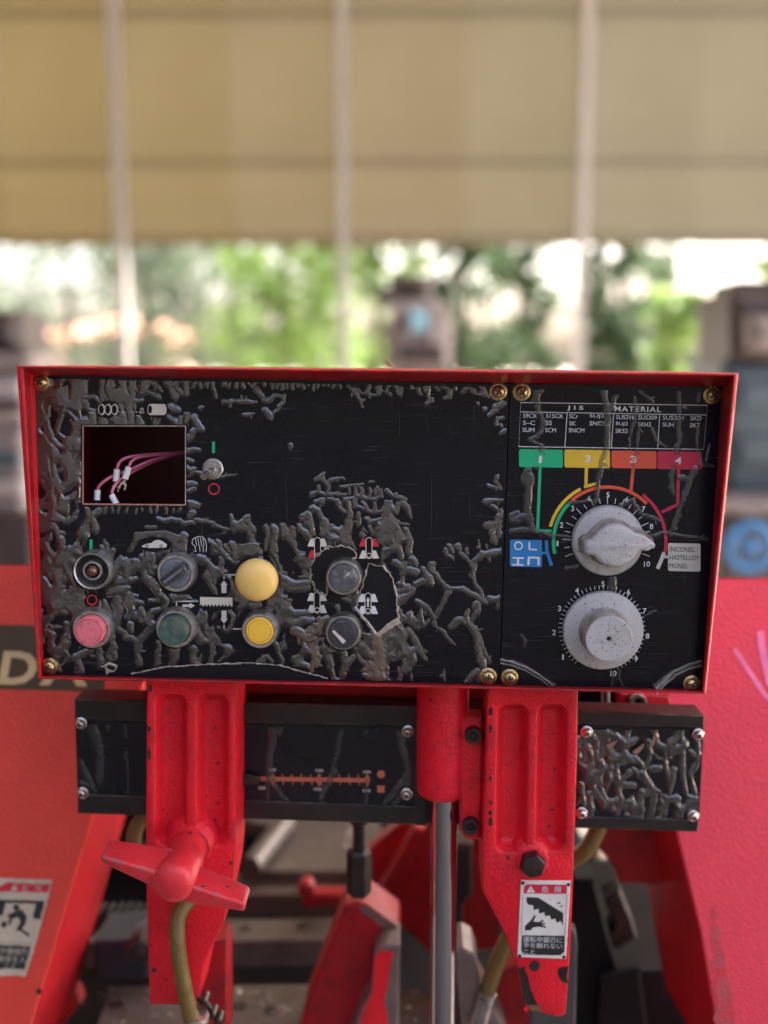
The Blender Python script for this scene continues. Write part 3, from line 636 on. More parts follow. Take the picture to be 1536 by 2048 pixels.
wire([(195, 982, -.016), (200, 970, -.016), (222, 954, -.018), (258, 940, -.022), (300, 922, -.03), (340, 912, -.045), (400, 902, -.08)], (194, 1001, -.014))
wire([(224, 992, -.012), (226, 978, -.012), (242, 958, -.018), (280, 936, -.03), (330, 916, -.045), (400, 906, -.08)], (233, 1009, -.010))
# --- screws
def screw_mesh(r=0.0047, washer=True, name='screw', mats=(m_brass, m_slot)):
    m = M(); Q = Pl((0, 0, 0), P.N, P.V)
    pr = [(r * 1.35, 0.0), (r * 1.35, 0.0012), (r * 1.12, 0.0016), (r * 1.1, 0.0020)] if washer else []
    pr += [(r * 1.0, 0.0020), (r * 1.0, 0.0030), (r * 0.9, 0.0042), (r * 0.62, 0.0052), (r * 0.3, 0.0056)]
    lathe(m, Q, (0, 0), pr, 28)
    a, b = r * 0.60, r * 0.15
    cr = [(b, b), (b, a), (-b, a), (-b, b), (-a, b), (-a, -b), (-b, -b), (-b, -a), (b, -a), (b, -b), (a, -b), (a, b)]
    prism(m, Q, cr, 0.0058, 0.0030, mi=1, local=True)
    return m
def place_screws(spots, parent, pl, m, mats, first_origin=(0, 0, 0), rnd=5):
    r = random.Random(rnd); o0 = None
    for x, y in spots:
        loc = pl.pt(x, y, 0.0002)
        if o0 is None: o0 = obj('screw', m, mats, parent, origin=(0, 0, 0)); o0.location = loc - wpos(parent); o = o0
        else: o = dup(o0, parent, loc)
        o.rotation_euler = Matrix.Rotation(r.uniform(0, 1.5), 3, pl.N).to_euler()
place_screws([(83, 764), (996, 783), (100, 1332), (976, 1352)], face, P, screw_mesh(), [m_brass, m_slot])
place_screws([(1043, 784), (1424, 790), (1019, 1354), (1383, 1367)], face2, P, screw_mesh(), [m_brass, m_slot], rnd=9)
# --- printed legends on the main plate
HP_ = 0.00022
m = M()                                                                    # coil and bar symbol
for cx in (203, 216, 229):
    ribbon(m, P, circ(cx, 819, 6.2, 20, -95, 95, 10), 3.2, HP_); ribbon(m, P, circ(cx, 819, 6.2, 20, 85, 275, 10), 1.2, HP_)
for k in range(6): ribbon(m, P, [(238 + k * 8, 824), (243 + k * 8, 824)], 1.3, HP_)
txt(m, P, 'n', 284, 819, 7, HP_); ribbon(m, P, [(279, 825.5), (289, 825.5)], 1.1, HP_)
prism(m, P, circ(328, 819, 5, 12, -90, 90, 11) + circ(300, 819, 5, 12, 90, 270, 11), HP_, 0.0001, holes=[circ(300, 819, 4, 14, ry=8.5)])
st(obj('coil_symbol', m, m_cream, face)); m = M()
car = [(283, 1092), (292, 1088), (303, 1086), (309, 1081), (318, 1079.5), (326, 1083), (334, 1089), (333, 1094), (329, 1095.5), (297, 1096), (285, 1094)]
flat(m, P, car, HP_, holes=[circ(294, 1092.2, 3.4, 12), circ(322, 1092.4, 3.4, 12)])
for x in (294, 322): flat(m, P, circ(x, 1092.4, 1.9, 8), HP_)
st(obj('car_symbol', m, m_cream, face)); m = M()
saw = [(400, 1194), (465, 1195), (465, 1213)] + [q for k in range(9) for q in ((463 - k * 7, 1213.5), (458 - k * 7, 1208))] + [(400, 1212)]
flat(m, P, saw, HP_); obj('saw_symbol', m, m_cream, face); m = M()
def arrow(x, y0, y1, w, hw, hl):
    s = 1 if y1 > y0 else -1
    flat(m, P, [(x - w, y0), (x - w, y1 - s * hl), (x - hw, y1 - s * hl), (x, y1), (x + hw, y1 - s * hl), (x + w, y1 - s * hl), (x + w, y0)], HP_)
arrow(448, 1186, 1161, 5, 7.5, 9); arrow(448, 1221, 1247, 5, 7.5, 9)
flat(m, P, [(365, 1209), (379, 1209), (379, 1205.5), (390, 1211.5), (379, 1217), (379, 1213.5), (365, 1213.5)], HP_)
for pts in (((448, 1158), (448, 1149.5), (473, 1149.5)), ((448, 1250), (448, 1257.5), (484, 1258)), ((353, 1222), (353, 1202.5), (396, 1202.5))):
    for a, b in zip(pts, pts[1:]): ribbon(m, P, [a, b], 2.6, HP_)
mk_ = m
def vise(cx, cy, up, lo, arrow_=False, k=1.0):
    mu = M(); ml = M()
    for s in (-1, 1):
        flat(mu, P, [(cx + s * 7 * k, cy - 20 * k), (cx + s * 14 * k, cy - 20 * k), (cx + s * 20 * k, cy - 4 * k), (cx + s * 7 * k, cy - 4 * k)], HP_)
        flat(ml, P, [(cx + s * 7 * k, cy + 4 * k), (cx + s * 14 * k, cy + 4 * k), (cx + s * 20 * k, cy + 20 * k), (cx + s * 7 * k, cy + 20 * k)], HP_)
    m = M(); o = circ(cx, cy - 16 * k, 6 * k, 12, 180, 360, 6 * k) + circ(cx, cy + 15 * k, 6 * k, 12, 0, 180, 5 * k)
    ribbon(m, P, o, 1.4, HP_, closed=True); ribbon(m, P, circ(cx, cy + 13.5 * k, 5 * k, 16, ry=4 * k), 1.4, HP_, closed=True)
    if arrow_: flat(m, P, [(cx - 1.8, cy + 6), (cx - 1.8, cy - 6), (cx - 4.5, cy - 6), (cx, cy - 14), (cx + 4.5, cy - 6), (cx + 1.8, cy - 6), (cx + 1.8, cy + 6)], HP_)
    st(obj('cylinder_symbol', m, m_cream, face)); st(obj('jaw_symbol', mu, up, face)); st(obj('jaw_symbol', ml, lo, face))
vise(635, 1097, m_cream, m_pred); vise(738, 1097, m_pred, m_cream); vise(634, 1206, m_cream, m_cream); 
HP_ = 0.0012
vise(736, 1208, m_white, m_white, True)
HP_ = 0.00022; m = mk_
st(obj('arrow_symbols', m, m_cream, face))
m = M()                                                                    # hand outline
ribbon(m, P, [(387, 1101), (392, 1104), (390, 1093), (384, 1087), (385, 1079), (391, 1075), (398, 1073), (406, 1074), (411, 1080), (413, 1092), (412, 1104)], 1.2, HP_)
for k in range(4): ribbon(m, P, [(391 + k * 5, 1076), (393 + k * 5, 1092)], 1.1, HP_)
ribbon(m, P, [(399, 1092), (400, 1103)], 1.1, HP_); ribbon(m, P, [(406, 1092), (407, 1104)], 1.1, HP_)
st(obj('hand_symbol', m, m_white, face))
m = M(); prism(m, P, [(424, 883), (430, 883), (430, 906), (424, 906)], HP_, 0.0001); obj('green_mark', m, m_pgreen, face); m = M(); prism(m, P, [(179, 1079), (185, 1079), (185, 1102), (179, 1102)], HP_, 0.0001)
obj('green_mark', m, m_pgreen, face)
m = M(); ribbon(m, P, circ(428, 978, 10.5, 28), 3, HP_, closed=True); obj('red_ring_mark', m, m_pred, face); m = M(); ribbon(m, P, circ(184, 1200, 9.5, 28), 2.6, HP_, closed=True)
obj('red_ring_mark', m, m_pred, face)
# --- torn places: bare black metal with curled pale film edges
def torn(poly, h=0.0008, amp=2.2, seed=1, ew=4.0, lip=0.0012, run=None):
    q = rough(poly, amp, 5, True, seed); m = M(); flat(m, P, q, h); o = obj('torn_hole', m, m_black, face)
    rq = random.Random(seed); src = q if run is None else rough(poly[:run], amp, 5, False, seed)
    n = len(src); m = M(); wv = [ew * (0.45 + 1.1 * rq.random() ** 1.6) for _ in range(n)]
    outv = []
    for i in range(n):
        a_, b_ = (src[i - 1], src[(i + 1) % n]) if run is None else (src[max(0, i - 1)], src[min(n - 1, i + 1)])
        d_ = (b_[0] - a_[0], b_[1] - a_[1]); l_ = math.hypot(*d_) or 1; nx, ny = -d_[1] / l_, d_[0] / l_; x, y = src[i]; w = wv[i]
        outv += [P.pt(x + nx * w * .5, y + ny * w * .5, h - .0003), P.pt(x + nx * w * .1, y + ny * w * .1, h + lip * (0.4 + rq.random())), P.pt(x - nx * w * .5, y - ny * w * .5, h + lip * .2 * rq.random())]
    m.add(outv, [(3 * i + j, 3 * ((i + 1) % n) + j, 3 * ((i + 1) % n) + j + 1, 3 * i + j + 1) for i in range(n if run is None else n - 1) for j in (0, 1)])
    obj('curled_edge', m, m_torn, o, sharp=60)
torn([(655, 1095), (690, 1092), (712, 1104), (713, 1118), (680, 1120), (652, 1150), (652, 1190), (628, 1180), (622, 1150), (622, 1130), (636, 1112)], seed=2, amp=2.6)
torn([(738, 1128), (768, 1134), (784, 1155), (792, 1190), (797, 1236), (757, 1270), (735, 1248), (712, 1216), (722, 1180)], seed=4, amp=1.6, ew=4.5)
torn([(202, 1332), (214, 1325), (226, 1330), (232, 1340), (216, 1345)], seed=5, amp=4.0, ew=5)
torn([(262, 1348), (330, 1334), (420, 1329), (500, 1326), (560, 1331), (610, 1345), (655, 1357), (640, 1366), (300, 1357)], seed=6, amp=0.9, ew=3.6, lip=0.0010, run=7)
m = M(); ribbon(m, P, rough([(800, 1240), (772, 1256), (755, 1272)], 1.5, 6, False, 3), 14, 0.0014, thick=0.0014, w1=8); ribbon(m, P, rough([(710, 1214), (735, 1246), (752, 1270)], 1.0, 8, False, 3), 6, 0.0014, thick=0.0012)
obj('film_flap', m, m_torn, face)
# --- push buttons and switches
def prof_bezel(r, h, ri, din):
    return [(r, 0.0), (r, h * 0.55), (r * 0.965, h * 0.82), (r * 0.90, h), (ri * 1.06, h), (ri, h - 0.0008), (ri, din)]
def control(kind, px, py, label, bez_px, h, parts, bez_mat=None, inner=None):
    pt = P.pt(px, py, h); uv = P.uv(px, py, h); S = P.S(px, py, h); r = bez_px * S
    e = part_empty(kind, box_t, P.w(*uv, 0), label)
    ri = (inner or bez_px * 0.74) * S
    m = M(); lathe(m, P, uv, prof_bezel(r, h, ri, 0.002), 48, cap0=False, cap1=True)
    for k in range(36):                                                    # fine knurl round the skirt
        a = 2 * math.pi * k / 36
    obj('bezel', m, bez_mat or m_bezel, e, sharp=35)
    return e, uv, S, r
def cap(e, uv, S, rpx, h0, h1, mt, name='button_cap', dome=0.0, rim=False, seg=40):
    r = rpx * S; pr = [(r, h0), (r, h1 - 0.0012), (r * 0.97, h1 - 0.0003), (r * 0.90, h1)]
    if rim: pr += [(r * 0.86, h1), (r * 0.845, h1 - 0.0007), (r * 0.82, h1 - 0.0007), (r * 0.80, h1 - 0.0001)]
    rl = pr[-1][0]
    for k in range(1, 6): a = k / 6; pr.append((rl * (1 - a), h1 + dome * (1 - (1 - a) ** 2)))
    m = M(); lathe(m, P, uv, pr, seg, cap0=False); return obj(name, m, mt, e, sharp=40)
e, uv, S, r = control('push_button', 183, 1259, 'worn pink push button with a scratched face', 41, 0.010, 0)
cap(e, uv, S, 30, 0.002, 0.0165, m_pink, rim=True)
e, uv, S, r = control('push_button', 350, 1258, 'dirty dark green push button', 41, 0.010, 0)
cap(e, uv, S, 29.5, 0.002, 0.0175, m_greenb)
e, uv, S, r = control('push_button', 519, 1262, 'flush yellow push button in a metal ring', 38, 0.011, 0)
cap(e, uv, S, 28, 0.002, 0.0115, m_yellow, rim=True)
e, uv, S, r = control('push_button', 517, 1155, 'large pale yellow mushroom push button', 34, 0.008, 0)
m = M(); rm = 43.5 * P.S(515, 1160, 0.02); lathe(m, P, uv, [(rm * .45, 0.004), (rm * .5, 0.013), (rm * .93, 0.0135), (rm, 0.0155), (rm * 0.99, 0.0175), (rm * .94, 0.0195), (rm * .85, 0.0212), (rm * .7, 0.0228), (rm * .5, 0.024), (rm * .25, 0.0247), (rm * .05, 0.025)], 56, cap0=False)
obj('button_cap', m, m_yel2, e, sharp=60)
# pilot lamp socket without its lens
e, uv, S, r = control('pilot_lamp', 183, 1143, 'open pilot lamp socket with a bare bulb and no lens', 40, 0.011, 0, inner=33)
m = M(); lathe(m, P, uv, [(32.5 * S, 0.0027), (31 * S, 0.0026), (20 * S, 0.0026)], 40, cap0=False); obj('socket_floor', m, m_pdk, e)
m = M(); lathe(m, P, uv, [(20 * S, 0.0008), (20 * S, 0.0085), (18.5 * S, 0.0092), (15.5 * S, 0.0092), (14.5 * S, 0.0085), (14.5 * S, 0.002)], 36, cap0=False); obj('lamp_holder', m, m_bezel, e)
m = M(); lathe(m, P, uv, [(11.5 * S, 0.0018), (11.5 * S, 0.0075), (10.5 * S, 0.0096), (8 * S, 0.0112), (4.5 * S, 0.0121), (1 * S, 0.0124)], 28, cap0=False); obj('bulb', m, m_bulb, e, sharp=60)
# selectors
def handle_bar(e, uv, L, W, ang, h0, h1, mt, name='handle', tip=0.0):
    ca, sa = math.cos(R(ang)), math.sin(R(ang)); pts = []
    base = [(-L, -W), (L * 0.9, -W), (L + tip, -W * .35), (L + tip, W * .35), (L * 0.9, W), (-L, W)]
    for x, y in base: pts.append((uv[0] + x * ca - y * sa, uv[1] + x * sa + y * ca))
    m = M(); prism(m, P, pts, h1, h0, bev=0.0012, local=True); return obj(name, m, mt, e, sharp=25)
e, uv, S, r = control('selector_switch', 351, 1147, 'selector switch with a blue grey knob turned to two o\'clock', 40, 0.010, 0)
cap(e, uv, S, 30, 0.002, 0.0095, m_selblue, 'knob')
handle_bar(e, uv, 29 * S, 9.5 * S, 38, 0.0085, 0.017, m_selblk)
m = M(); ca, sa = math.cos(R(38)), math.sin(R(38)); q = []
for x, y in ((-24, -2), (24, -2), (24, 2), (-24, 2)): q.append((uv[0] + (x * ca - y * sa) * S, uv[1] + (x * sa + y * ca) * S))
prism(m, P, q, 0.0177, 0.0165, local=True); obj('pointer', m, m_selblue, e)
e, uv, S, r = control('selector_switch', 687, 1156, 'selector switch with a scuffed flat grey knob', 38, 0.011, 0, bez_mat=m_steel)
cap(e, uv, S, 29, 0.002, 0.0145, m_selworn, 'knob')
m = M(); q = [P.pt(*k, 0.0147) for k in ((692, 1151), (697, 1145), (700, 1146), (695, 1152))]; m.add(q, [(0, 1, 2, 3)]); obj('pointer', m, m_cream, e)
e, uv, S, r = control('selector_switch', 686, 1266, 'dark selector switch with a cream pointer line', 38, 0.011, 0, bez_mat=m_steel)
cap(e, uv, S, 29.5, 0.002, 0.0155, m_selblk, 'knob')
m = M(); q = [P.pt(*k, 0.0158) for k in ((664, 1263), (668, 1260), (692, 1282), (686, 1288))]; m.add(q, [(0, 1, 2, 3)]); obj('pointer', m, m_cream, e)
# toggle
uv = P.uv(425, 938, 0.002); e = part_empty('toggle_switch', box_t, P.w(*uv, 0), 'toggle switch flipped down, with a worn metal nut'); S = P.S(425, 938)
m = M(); lathe(m, P, uv, [(21 * S, 0), (21 * S, 0.0012), (19 * S, 0.0018)], 30, cap0=False); lathe(m, P, uv, [(17.5 * S, 0.0016), (17.5 * S, 0.0045), (16 * S, 0.0052), (11.5 * S, 0.0052)], 6, cap0=False); lathe(m, P, uv, [(11 * S, 0.004), (11 * S, 0.0075), (10 * S, 0.008), (7 * S, 0.008), (6.5 * S, 0.0062)], 24, cap0=False)
obj('nut', m, m_bezel, e)
m = M(); tube(m, [P.w(uv[0], uv[1], 0.006), P.w(uv[0] - 4 * S, uv[1] - 5 * S, 0.012), P.w(uv[0] - 8 * S, uv[1] - 10 * S, 0.0195)], 0.0016, 14, rfun=lambda t: 0.0014 + 0.0012 * t)
obj('lever', m, m_nickel, e, sharp=60)
# --- prints of the speed plate
def Z6(x, y): return (1000 + x / 3.2, 740 + y / 3.2)
def Z7(x, y): return (1000 + x / 3.2, 1040 + y / 3.2)
m = M()
ol = [Z6(133, 208), Z6(1328, 226), Z6(1303, 508), Z6(120, 490)]
ribbon(m, P, ol, 1.5, HP_, closed=True)
for a, b in ((Z6(131, 268), Z6(1322, 288)), (Z6(430, 273), Z6(415, 494)), (Z6(728, 278), Z6(712, 499)), (Z6(1022, 283), Z6(1009, 504))): ribbon(m, P, [a, b], 1.3, HP_)
st(obj('table_lines', m, m_white, face2))
m = M()
txt(m, P, 'J I S', *Z6(482, 245), 10.6, HP_, wpx=33, bold=0.02); txt(m, P, 'MATERIAL', *Z6(882, 250), 10.6, HP_, wpx=93, bold=0.02, space=1.2)
for s, x, y, w in (('S9CK', 193, 293, 90), ('S15CK', 350, 294, 112), ('SCr', 472, 296, 56), ('SUJ3', 620, 297, 92), ('SUS316', 802, 302, 118), ('SUS309', 945, 304, 118), ('SUS304', 1110, 306, 138), ('SKD', 1254, 309, 70),
                   ('S\u2013C', 186, 338, 78), ('SS', 312, 339, 40), ('SK', 464, 342, 42), ('SNC1,2', 640, 344, 134), ('SUJ2', 780, 346, 78), ('SKH3', 924, 348, 82), ('SUH', 1076, 349, 72), ('SKT', 1248, 353, 66),
                   ('SUM', 182, 383, 76), ('SCM', 324, 385, 68), ('SNCM', 490, 386, 100), ('SKS2', 778, 390, 78)):
    txt(m, P, s, *Z6(x, y), 8.6 if ',' not in s else 10, HP_, wpx=w / 3.2, bold=0.0)
for k, (x, y) in enumerate(((258, 572), (563, 567), (853, 572), (1141, 580))): txt(m, P, str(k + 1), *Z6(x, y), 14.5, 0.0004, bold=0.02, wpx=(6 if k == 0 else 13))
for s, x, y in (('1', 1115, 1087), ('2', 1123, 1050), ('3', 1145, 1017), ('4', 1177, 997), ('5', 1216, 990), ('6', 1254, 999), ('7', 1287, 1018), ('8', 1303, 1053), ('9', 1307, 1092), ('10', 1294, 1128),
                ('1', 1126, 1314), ('2', 1108, 1265), ('3', 1119, 1217), ('4', 1154, 1181), ('5', 1206, 1168), ('6', 1257, 1184), ('7', 1289, 1222), ('8', 1295, 1272), ('9', 1272, 1318), ('10', 1227, 1347)):
    txt(m, P, s, x, y, 11, HP_, bold=0.008, wpx=(3.2 if s == '1' else None))
for k in range(21):                                                        # ticks, upper dial
    a = R(200 - 220 * k / 20); ca, sa = math.cos(a), -math.sin(a); r0, r1 = (74, 90) if k % 2 == 0 else (76, 87)
    ribbon(m, P, [(1215 + ca * r0, 1082 + sa * r0), (1215 + ca * r1, 1082 + sa * r1)], 1.3, HP_)
for k in range(51):                                                        # ticks, lower dial
    a = R(232 - 300 * k / 50); ca, sa = math.cos(a), -math.sin(a); r0, r1 = (79, 87)
    ribbon(m, P, [(1204 + ca * r0, 1258 + sa * r0), (1204 + ca * r1, 1258 + sa * r1)], 1.1, HP_)
st(obj('lettering', m, m_white, face2))
def tab(x0, y0, x1, y1, mt, sk=0.0):
    q = [(x, y + (x - x0) * 0.016) for x, y in rrect(x0, y0, x1, y1, 4)]; m = M(); flat(m, P, q, 0.0003); return m
def zpoly(m, pts, w, z=Z6, h=HP_):
    q = [z(*p) for p in pts]
    if len(q) > 2: q2 = q
    for a, b in zip(q, q[1:]): ribbon(m, P, [a, b], w, h)
def arc(m, a0, a1, r, w, h, n=24, c=(1215, 1083)):
    ribbon(m, P, [(c[0] + r * math.cos(R(a0 + (a1 - a0) * i / n)), c[1] - r * math.sin(R(a0 + (a1 - a0) * i / n))) for i in range(n + 1)], w, h)
m = tab(1038, 898, 1126, 934, 0); zpoly(m, [(257, 618), (240, 1040)], 6); zpoly(m, [(240, 1030), (240, 1018)], 6); ribbon(m, P, [(1075, 1061), (1103, 1062)], 6, HP_); arc(m, 133, 193, 108, 7, 0.00024)
st(obj('green_zone', m, m_pgreen, face2))
m = tab(1129, 899, 1220, 935, 0); zpoly(m, [(553, 625), (550, 740)], 6.5); ribbon(m, P, [(1193, 967), (1168, 974)], 6, HP_); arc(m, 117, 165.5, 118, 6.5, 0.00024)
st(obj('yellow_zone', m, m_pyel, face2))
m = tab(1223, 901, 1313, 936, 0); zpoly(m, [(853, 628), (838, 775)], 6.5); arc(m, 131, 44, 109, 6.5, 0.00024); st(obj('orange_zone', m, m_porg, face2))
m = tab(1315, 902, 1404, 938, 0); zpoly(m, [(1143, 630), (1137, 860), (1035, 910)], 6.5); arc(m, 53, -11, 117, 6.5, 0.00024); st(obj('crimson_zone', m, m_pcrim, face2))
m = M(); q = [(x, y + (x - 1020) * .02) for x, y in rrect(1020, 1079, 1084, 1133, 4)]; flat(m, P, q, HP_); ribbon(m, P, [Z7(296, 130), Z7(300, 200), Z7(330, 292)], 6.5, HP_); ribbon(m, P, [Z7(268, 212), Z7(300, 210)], 5, HP_)
st(obj('blue_shape_badge', m, m_pblue, face2))
m = M(); hb = 0.0004; ribbon(m, P, circ(*Z7(118, 165), 7.5, 24), 2.6, hb, closed=True)
for a, b, w in (((188, 140), (188, 190), 3), ((184, 188), (236, 190), 3), ((80, 242), (152, 244), 3), ((78, 286), (152, 288), 3), ((116, 242), (114, 287), 4.5), ((180, 240), (252, 242), 3.4), ((184, 240), (181, 288), 4.2), ((248, 240), (246, 290), 4.2)):
    ribbon(m, P, [Z7(*a), Z7(*b)], w, hb)
st(obj('section_symbols', m, m_white, face2))
m = M(); q = [(x, y + (x - 1335) * .02) for x, y in rrect(1336, 1086, 1401, 1142, 4)]; flat(m, P, q, HP_); ribbon(m, P, [Z7(1050, 208), Z7(1035, 250), Z7(1008, 312)], 7.5, HP_); ribbon(m, P, [Z7(1045, 238), Z7(1080, 234)], 5, HP_)
st(obj('alloy_badge', m, m_cream, face2))
m = M()
for s, x, y, w in (('INCONEL', 1167, 188, 162), ('HASTELLOY', 1180, 241, 190), ('MONEL', 1142, 293, 122)): txt(m, P, s, *Z7(x, y), 10, hb, wpx=w / 3.2)
st(obj('alloy_lettering', m, m_pdk, face2))
# --- dials
def zt(x, y): return (1000 + x / 3.2, 1040 + y / 3.2)
uv = P.uv(1215, 1081, 0.004); S = P.S(1215, 1081, 0.004)
e = part_empty('speed_dial', box_t, P.w(*uv, 0), 'grey winged pointer dial set near nine, in the coloured scale')
m = M(); lathe(m, P, uv, [(70 * S, 0.001), (72 * S, 0.0022), (72 * S, 0.0050), (69 * S, 0.0072), (60 * S, 0.0082), (20 * S, 0.0084)], 72, cap0=False); obj('flange', m, m_knob, e, sharp=40)
top = [zt(*q) for q in ((540, 150), (556, 132), (590, 122), (615, 92), (650, 55), (690, 34), (730, 25), (785, 33), (830, 56), (865, 84), (905, 90), (938, 106), (972, 132), (994, 155), (992, 170), (972, 190), (948, 203), (905, 197), (875, 230), (830, 275), (785, 298), (730, 306), (675, 294), (630, 268), (602, 232), (560, 226), (540, 212))]
m = M(); L = ccw([P.uv(x, y, 0.024) for x, y in top]); rings = [(offset(L, -0.0022), 0.0075), (offset(L, -0.0008), 0.012), (L, 0.0215), (offset(L, 0.0010), 0.0233), (offset(L, 0.0028), 0.0240)]
for (a, ha), (b, hb2) in zip(rings, rings[1:]):
    n = len(a); m.add([P.w(u, v, ha) for u, v in a] + [P.w(u, v, hb2) for u, v in b], [(i, (i + 1) % n, n + (i + 1) % n, n + i) for i in range(n)], 1 if hb2 < 0.022 else 0)
p2, tr = tess([rings[-1][0]]); m.add([P.w(u, v, 0.0240) for u, v in p2], tr)
obj('knob', m, [m_knob, m_dialcap], e, sharp=50)
uv = P.uv(1206, 1261, 0.005); S = P.S(1206, 1261, 0.005)
e = part_empty('round_dial', box_t, P.w(*uv, 0), 'round grey dial with a tall cylindrical cap and centre hole')
m = M(); lathe(m, P, uv, [(79 * S, 0.001), (80.5 * S, 0.002), (80.5 * S, 0.0058), (79 * S, 0.0068), (60 * S, 0.0085), (50 * S, 0.0088)], 72, cap0=False, cap1=False)
obj('flange', m, m_knob, e, sharp=40)
m = M(); lathe(m, P, uv, [(50 * S, 0.0086), (48 * S, 0.0098), (47 * S, 0.0265), (46.2 * S, 0.0280)], 72, cap0=False, cap1=False, mi=1); lathe(m, P, uv, [(46.2 * S, 0.0280), (44.5 * S, 0.0290), (5.5 * S, 0.0290), (4.8 * S, 0.0285), (4.6 * S, 0.022)], 72, cap0=False)
obj('knob', m, [m_knob, m_dialcap], e, sharp=40)
m = M(); lathe(m, P, uv, [(4.7 * S, 0.0225), (2 * S, 0.0226)], 16, cap0=False); obj('centre_hole', m, m_pdk, e)
# --- lifted film
A_ = '''60,40 190,170 240,230;40 160,230 240,220 265,290 290,340;42,36 225,280 215,380 240,480 215,600 200,660;35 150,500 220,480;40 240,490 300,540 370,560;30,14 330,310 370,370 400,400;35 320,200 330,270 310,330 290,400 280,460 330,500 360,520;30 150,360 200,400 220,440;40 150,680 200,660 240,690 300,680 320,650;30 150,620 200,640;35 160,720 200,760 220,790;30 355,620 400,580 420,560;40 340,720 380,760 420,770;30 330,680 360,740;40 160,900 220,880 260,850 270,820;40 240,870 290,920;45 160,970 220,1000 240,960 250,920;30 370,840 400,870 420,860;45 280,970 330,980 380,950 400,920;
110,70 420,130 410,200 390,300;42 440,240 490,250 530,270;30 440,280 460,320 510,330;40 540,130 540,200 550,280;45 595,130 610,230 630,290 650,400;40,48 720,130 720,240 700,300 715,400;40 640,290 720,270 780,270;80,60 800,140 780,220;45,30 800,210 880,250;25 830,140 890,210;45,34 920,140 940,180 980,260;30 950,150 1000,200;32 990,200 1010,225;32 1040,150 1045,230;24 1080,145 1082,185;24 1115,145 1120,190;24 1155,145 1160,180;32 1190,150 1200,200 1220,250;22 1260,145 1262,178;26 1295,145 1290,185;22 1330,145 1340,190;24 1370,148 1375,185;22 1410,148 1412,165;24 1450,150 1440,180;22 1490,150 1500,180;
60 540,340 545,410;50 480,350 480,410;48 650,300 655,410;50 870,370 860,410;36 760,370 770,410;45 940,310 980,320;42 950,370 990,410;26 1000,360 1005,410;28 1040,350 1040,390;50 1080,370 1120,430;45 1045,500 1090,440 1130,430;40,22 1045,570 1110,560;26 1050,620 1080,620;36 1045,670 1085,670 1060,710;40,26 1045,760 1100,760;30 1050,810 1090,790;45 1060,880 1110,890;38 1060,950 1075,930;34,6 1180,725 1250,722 1340,702;34,12 1180,725 1120,700 1085,690;
28 1260,285 1310,280 1380,270 1450,280;16 1310,270 1305,310;18 1380,360 1445,345;26 1128,310;26 1430,180;32 1450,200 1490,240;36 1510,270 1536,260;40 1510,330 1536,370;
18 560,905 560,930;18 600,905 600,925;16 640,905 640,930;18 690,905 690,928;16 740,905 740,930;16 780,905 782,925;16 830,905 830,930;16 870,905 870,925;16 920,905 920,930;16 960,908 960,930;16 1000,905 1000,925;
36,24 880,970 960,980 1090,990;25,16 1100,970 1200,1000 1290,1034;18 800,1010 850,1010;35 1310,960 1320,1034;38 1350,1000 1400,960;40 1400,980 1430,1034;45 430,1034 470,960 460,910;52 500,1034 490,960 530,920'''
B_ = '''70 60,60 160,40 200,90;45 160,20 200,100 250,90;60 100,180 160,250 220,270;50 70,160 130,150 140,100;26,10 60,320 100,345 140,370;70 230,140 240,220 180,330 160,420 200,400;70 290,220 260,320 280,400;24 345,200 345,260;24 375,200 378,260;24 320,205 320,260;90 200,380 220,480 150,560 200,640 250,680;50 90,580 160,550;60 240,540 290,600;46 320,540 330,630;45,20 80,740 160,790 230,790;60 100,800 160,840 150,900 180,1000 220,1100;50 130,720 190,670;45 270,760 280,850 290,900;45 210,1000 260,920;60 330,1000 430,950 480,920;50 350,1000 370,1120;44 560,250 560,180 540,150;40 520,200 530,250;40 580,320 600,230;40 640,380 660,290;70 690,300 700,400;84,50 640,450 760,430;94,50 600,520 720,500;36 720,380 755,370;40 700,560 770,560;36 760,600 820,610;74 640,570 650,680 640,780 700,850;90 720,570 740,650 720,700;50 550,600 600,720;60 780,700 850,720 890,680 980,640;70 850,730 900,770 850,830 790,880 800,1060;44 700,860 780,880;50 600,860 620,1000;50 500,930 520,1080;60 830,270 830,370 870,440 900,480;45 900,260 890,380;70 850,420 930,520;45 1000,150 1000,230;50 1050,130 1060,220;60 1120,110 1120,220;40 1230,130 1240,200;40 940,200 950,260;55 1300,160 1340,230 1380,240;40,20 1380,170 1400,240;36,16 1430,200 1480,250;36 1500,200 1520,280;70 1210,270 1260,290 1320,340 1380,400 1420,380;60 1300,400 1330,480 1360,540;60 940,540 1000,600 960,650;36 880,590 930,580;60 1050,570 1150,570 1210,600;90 1050,950 1060,1000 1030,1060;60 1190,950 1200,1040 1240,1060;36 1330,800 1330,1030;36 1280,760 1300,830;30 1380,790 1440,800;40 940,900 930,1060;15 1390,1030 1480,950;70 1260,680 1260,740;60 1220,800 1240,880'''
